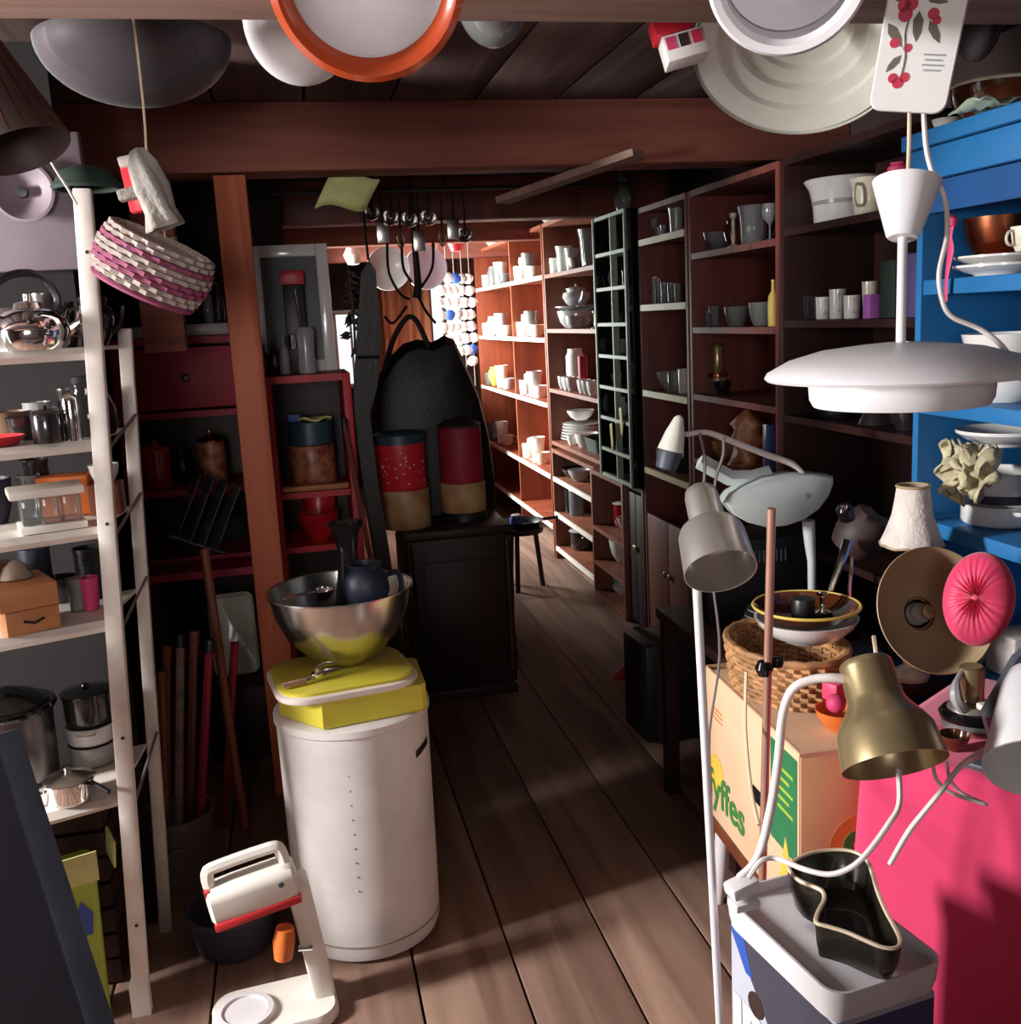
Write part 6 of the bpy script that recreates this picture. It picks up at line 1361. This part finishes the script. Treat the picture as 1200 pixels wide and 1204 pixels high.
vessel('plate', q+Vector((.0, -.0, .185)), .105, .03, 'porcelain', 'wide white dish high on the third blue shelf', 'dish')
t = thing('lace_cloth', 'crumpled cream lace cloth hanging over the blue shelf edge', 'cloth', at(1128, 560, x=1.445))
for k, (dy, w_, h_, ph) in enumerate(((0, .11, .10, 0), (-.06, .12, .08, 2), (-.03, .08, .07, 4))):
    B().grid(22, 12, lambda u, v: (-.012*k+.014*math.sin(u*17+ph)+.012*math.sin(v*9+u*6+ph), dy+(u-.5)*w_+.012*math.sin(v*11+ph), .055-v*h_+.02*math.sin(u*8+ph)+.01*math.sin(u*23)), ).build('fold', 'fabric_cream', t, sharp=90, solid=.004)
B().grid(14, 10, lambda u, v: (.0+.022*u, -.04+(v-.5)*.14+.008*math.sin(u*9), .06+.012*math.sin(v*14)+.008*math.sin(u*9)), ).build('fold', 'fabric_cream', t, sharp=90, solid=.004)
z = ZF[3]
vessel('bowl', bl(1146, z+.0, 1.56), .055, .05, 'porcelain_cream', 'cream bowl on the lowest blue shelf', 'bowl')
tag(B().box((0, 0, .05), (.10, .10, .10), bev=.006).build('striped_pouch', 'fabric_white', loc=bl(1196, z+.0, 1.60)), 'white fabric pouch on the lowest blue shelf', 'pouch')
# ------------------------------------------------------------------ far room clutter
t = thing('counter', 'long counter under a red cloth in the far room', 'counter', (1.02, 8.0, 0))
B().box((0, 0, .42), (.5, 1.4, .84)).build('body', 'far_wood', t); B().box((0, 0, .86), (.56, 1.46, .05), bev=.01).build('cloth_top', 'red_paint', t)
fw_items = [(556, 8.0, 'flare', .07, .2), (548, 7.8, 'urn', .08, .18), (563, 7.6, 'jar', .07, .16), (566, 7.4, 'deep', .08, .10), (541, 8.2, 'vase', .07, .24), (533, 8.4, 'jar', .06, .18)]
for i, (px, y, kd, r, h) in enumerate(fw_items):
    q = atyz(px, y, .886); q.x = min(max(q.x, .84), 1.22)
    vessel(kd, q, r, h, ('porcelain', 'clear_glass', 'porcelain_grey')[i % 3], ['tall white jug', 'clear glass urn', 'grey jar', 'white low bowl', 'glass carafe', 'grey-white canister'][i]+' on the red-covered far counter', ('jug', 'urn', 'jar', 'bowl', 'carafe', 'canister')[i])
# strings of white ornaments hanging in the window light
for i, px in enumerate((514, 523, 532, 541, 550)):
    p = at(px, 300, y=7.1+.11*i); n_ = 7 + (i % 3)
    t = thing('ornament_string', ['leftmost', 'second', 'third', 'fourth', 'rightmost'][i]+' string of white shell ornaments hanging in the far room', 'ornament', (p.x, 7.1+.11*i, ZC), group='strings of white ornaments')
    B().tube([(0, 0, 0), (0, 0, -.42-.09*n_)], .003, 5).build('string', 'cable_grey', t)
    for k in range(n_):
        B().lathe([(0, -.04), (.03, -.025), (.045, 0), (.03, .025), (0, .04)], 12, M=Matrix.Translation((.012*math.sin(k*2+i), 0, -.36-.085*k)) @ Matrix.Rotation(.5*math.sin(k+i), 4, 'Y') @ Matrix.Diagonal((1, .5, 1, 1))).build('shell', ('porcelain', 'porcelain', 'blue_plastic', 'porcelain_grey')[(k*3+i) % 4 if k % 3 == 0 else 0], t)
for i, (px, py, m, l) in enumerate(((415, 300, 'fabric_white', 'white paper shade hanging before the far window'), (456, 316, 'porcelain_grey', 'grey oval plate hanging in the far room'), (500, 315, 'pale_lilac', 'pale lilac plate hanging in the far room'), (536, 285, 'red_tin', 'little red lantern hanging under the far beam'))):
    yy = 6.7+.06*i; p = at(px, py, y=yy); t = thing('hanging_dish', l, 'hanging dish', (p.x, yy, p.z))
    B().lathe([(0, 0), (.09, 0), (.14, .02), (.138, .026), (.09, .008), (0, .008)] if i in (1, 2) else [(0, -.09), (.06, -.08), (.10, 0), (.06, .07), (.02, .09), (0, .09)], 28, M=(Matrix.Rotation(PI/2, 4, 'X') if i in (1, 2) else Matrix.Diagonal((.6, .6, .7, 1)))).build('dish', m, t)
    B().tube([(0, 0, .05), (0, 0, ZC-p.z)], .003, 5).build('cord', 'cable_grey', t)
t = thing('leaf_branch', 'dark green leafy branch hanging across the far window', 'branch', (at(408, 330, y=8.8).x, 8.8, 1.75))
B().tube([(0, 0, ZC-1.75), (.01, 0, .1), (.03, 0, -.2), (.02, 0, -.45)], .012, 6, smooth=3).build('twig', 'dark_green', t)
for i in range(22): B().prism([(0, 0), (.04, .025), (.11, 0), (.04, -.025)], -.001, .001, M=Matrix.Translation((.02+.02*math.sin(i), 0, .2-.03*i)) @ Matrix.Rotation(random.uniform(0, 6.28), 4, 'Y') @ Matrix.Rotation(PI/2, 4, 'X')).build('leaf', 'dark_green', t)
t = thing('curtain', 'warm orange-brown curtain panel hanging in the far room', 'curtain', (1.02, 8.9, 0))
B().grid(30, 1, lambda u, v: ((u-.5)*.42, .02*math.sin(u*32), .3+v*1.75), ).build('drape', 'far_wood', t, solid=.004)
B().tube([(-.26, 0, 2.06), (.26, 0, 2.06)], .01, 8).build('rod', 'walnut', t)
for sx in (-.24, .24): B().tube([(sx, 0, 2.06), (sx, 0, ZC)], .006, 6).build('bracket', 'walnut', t)
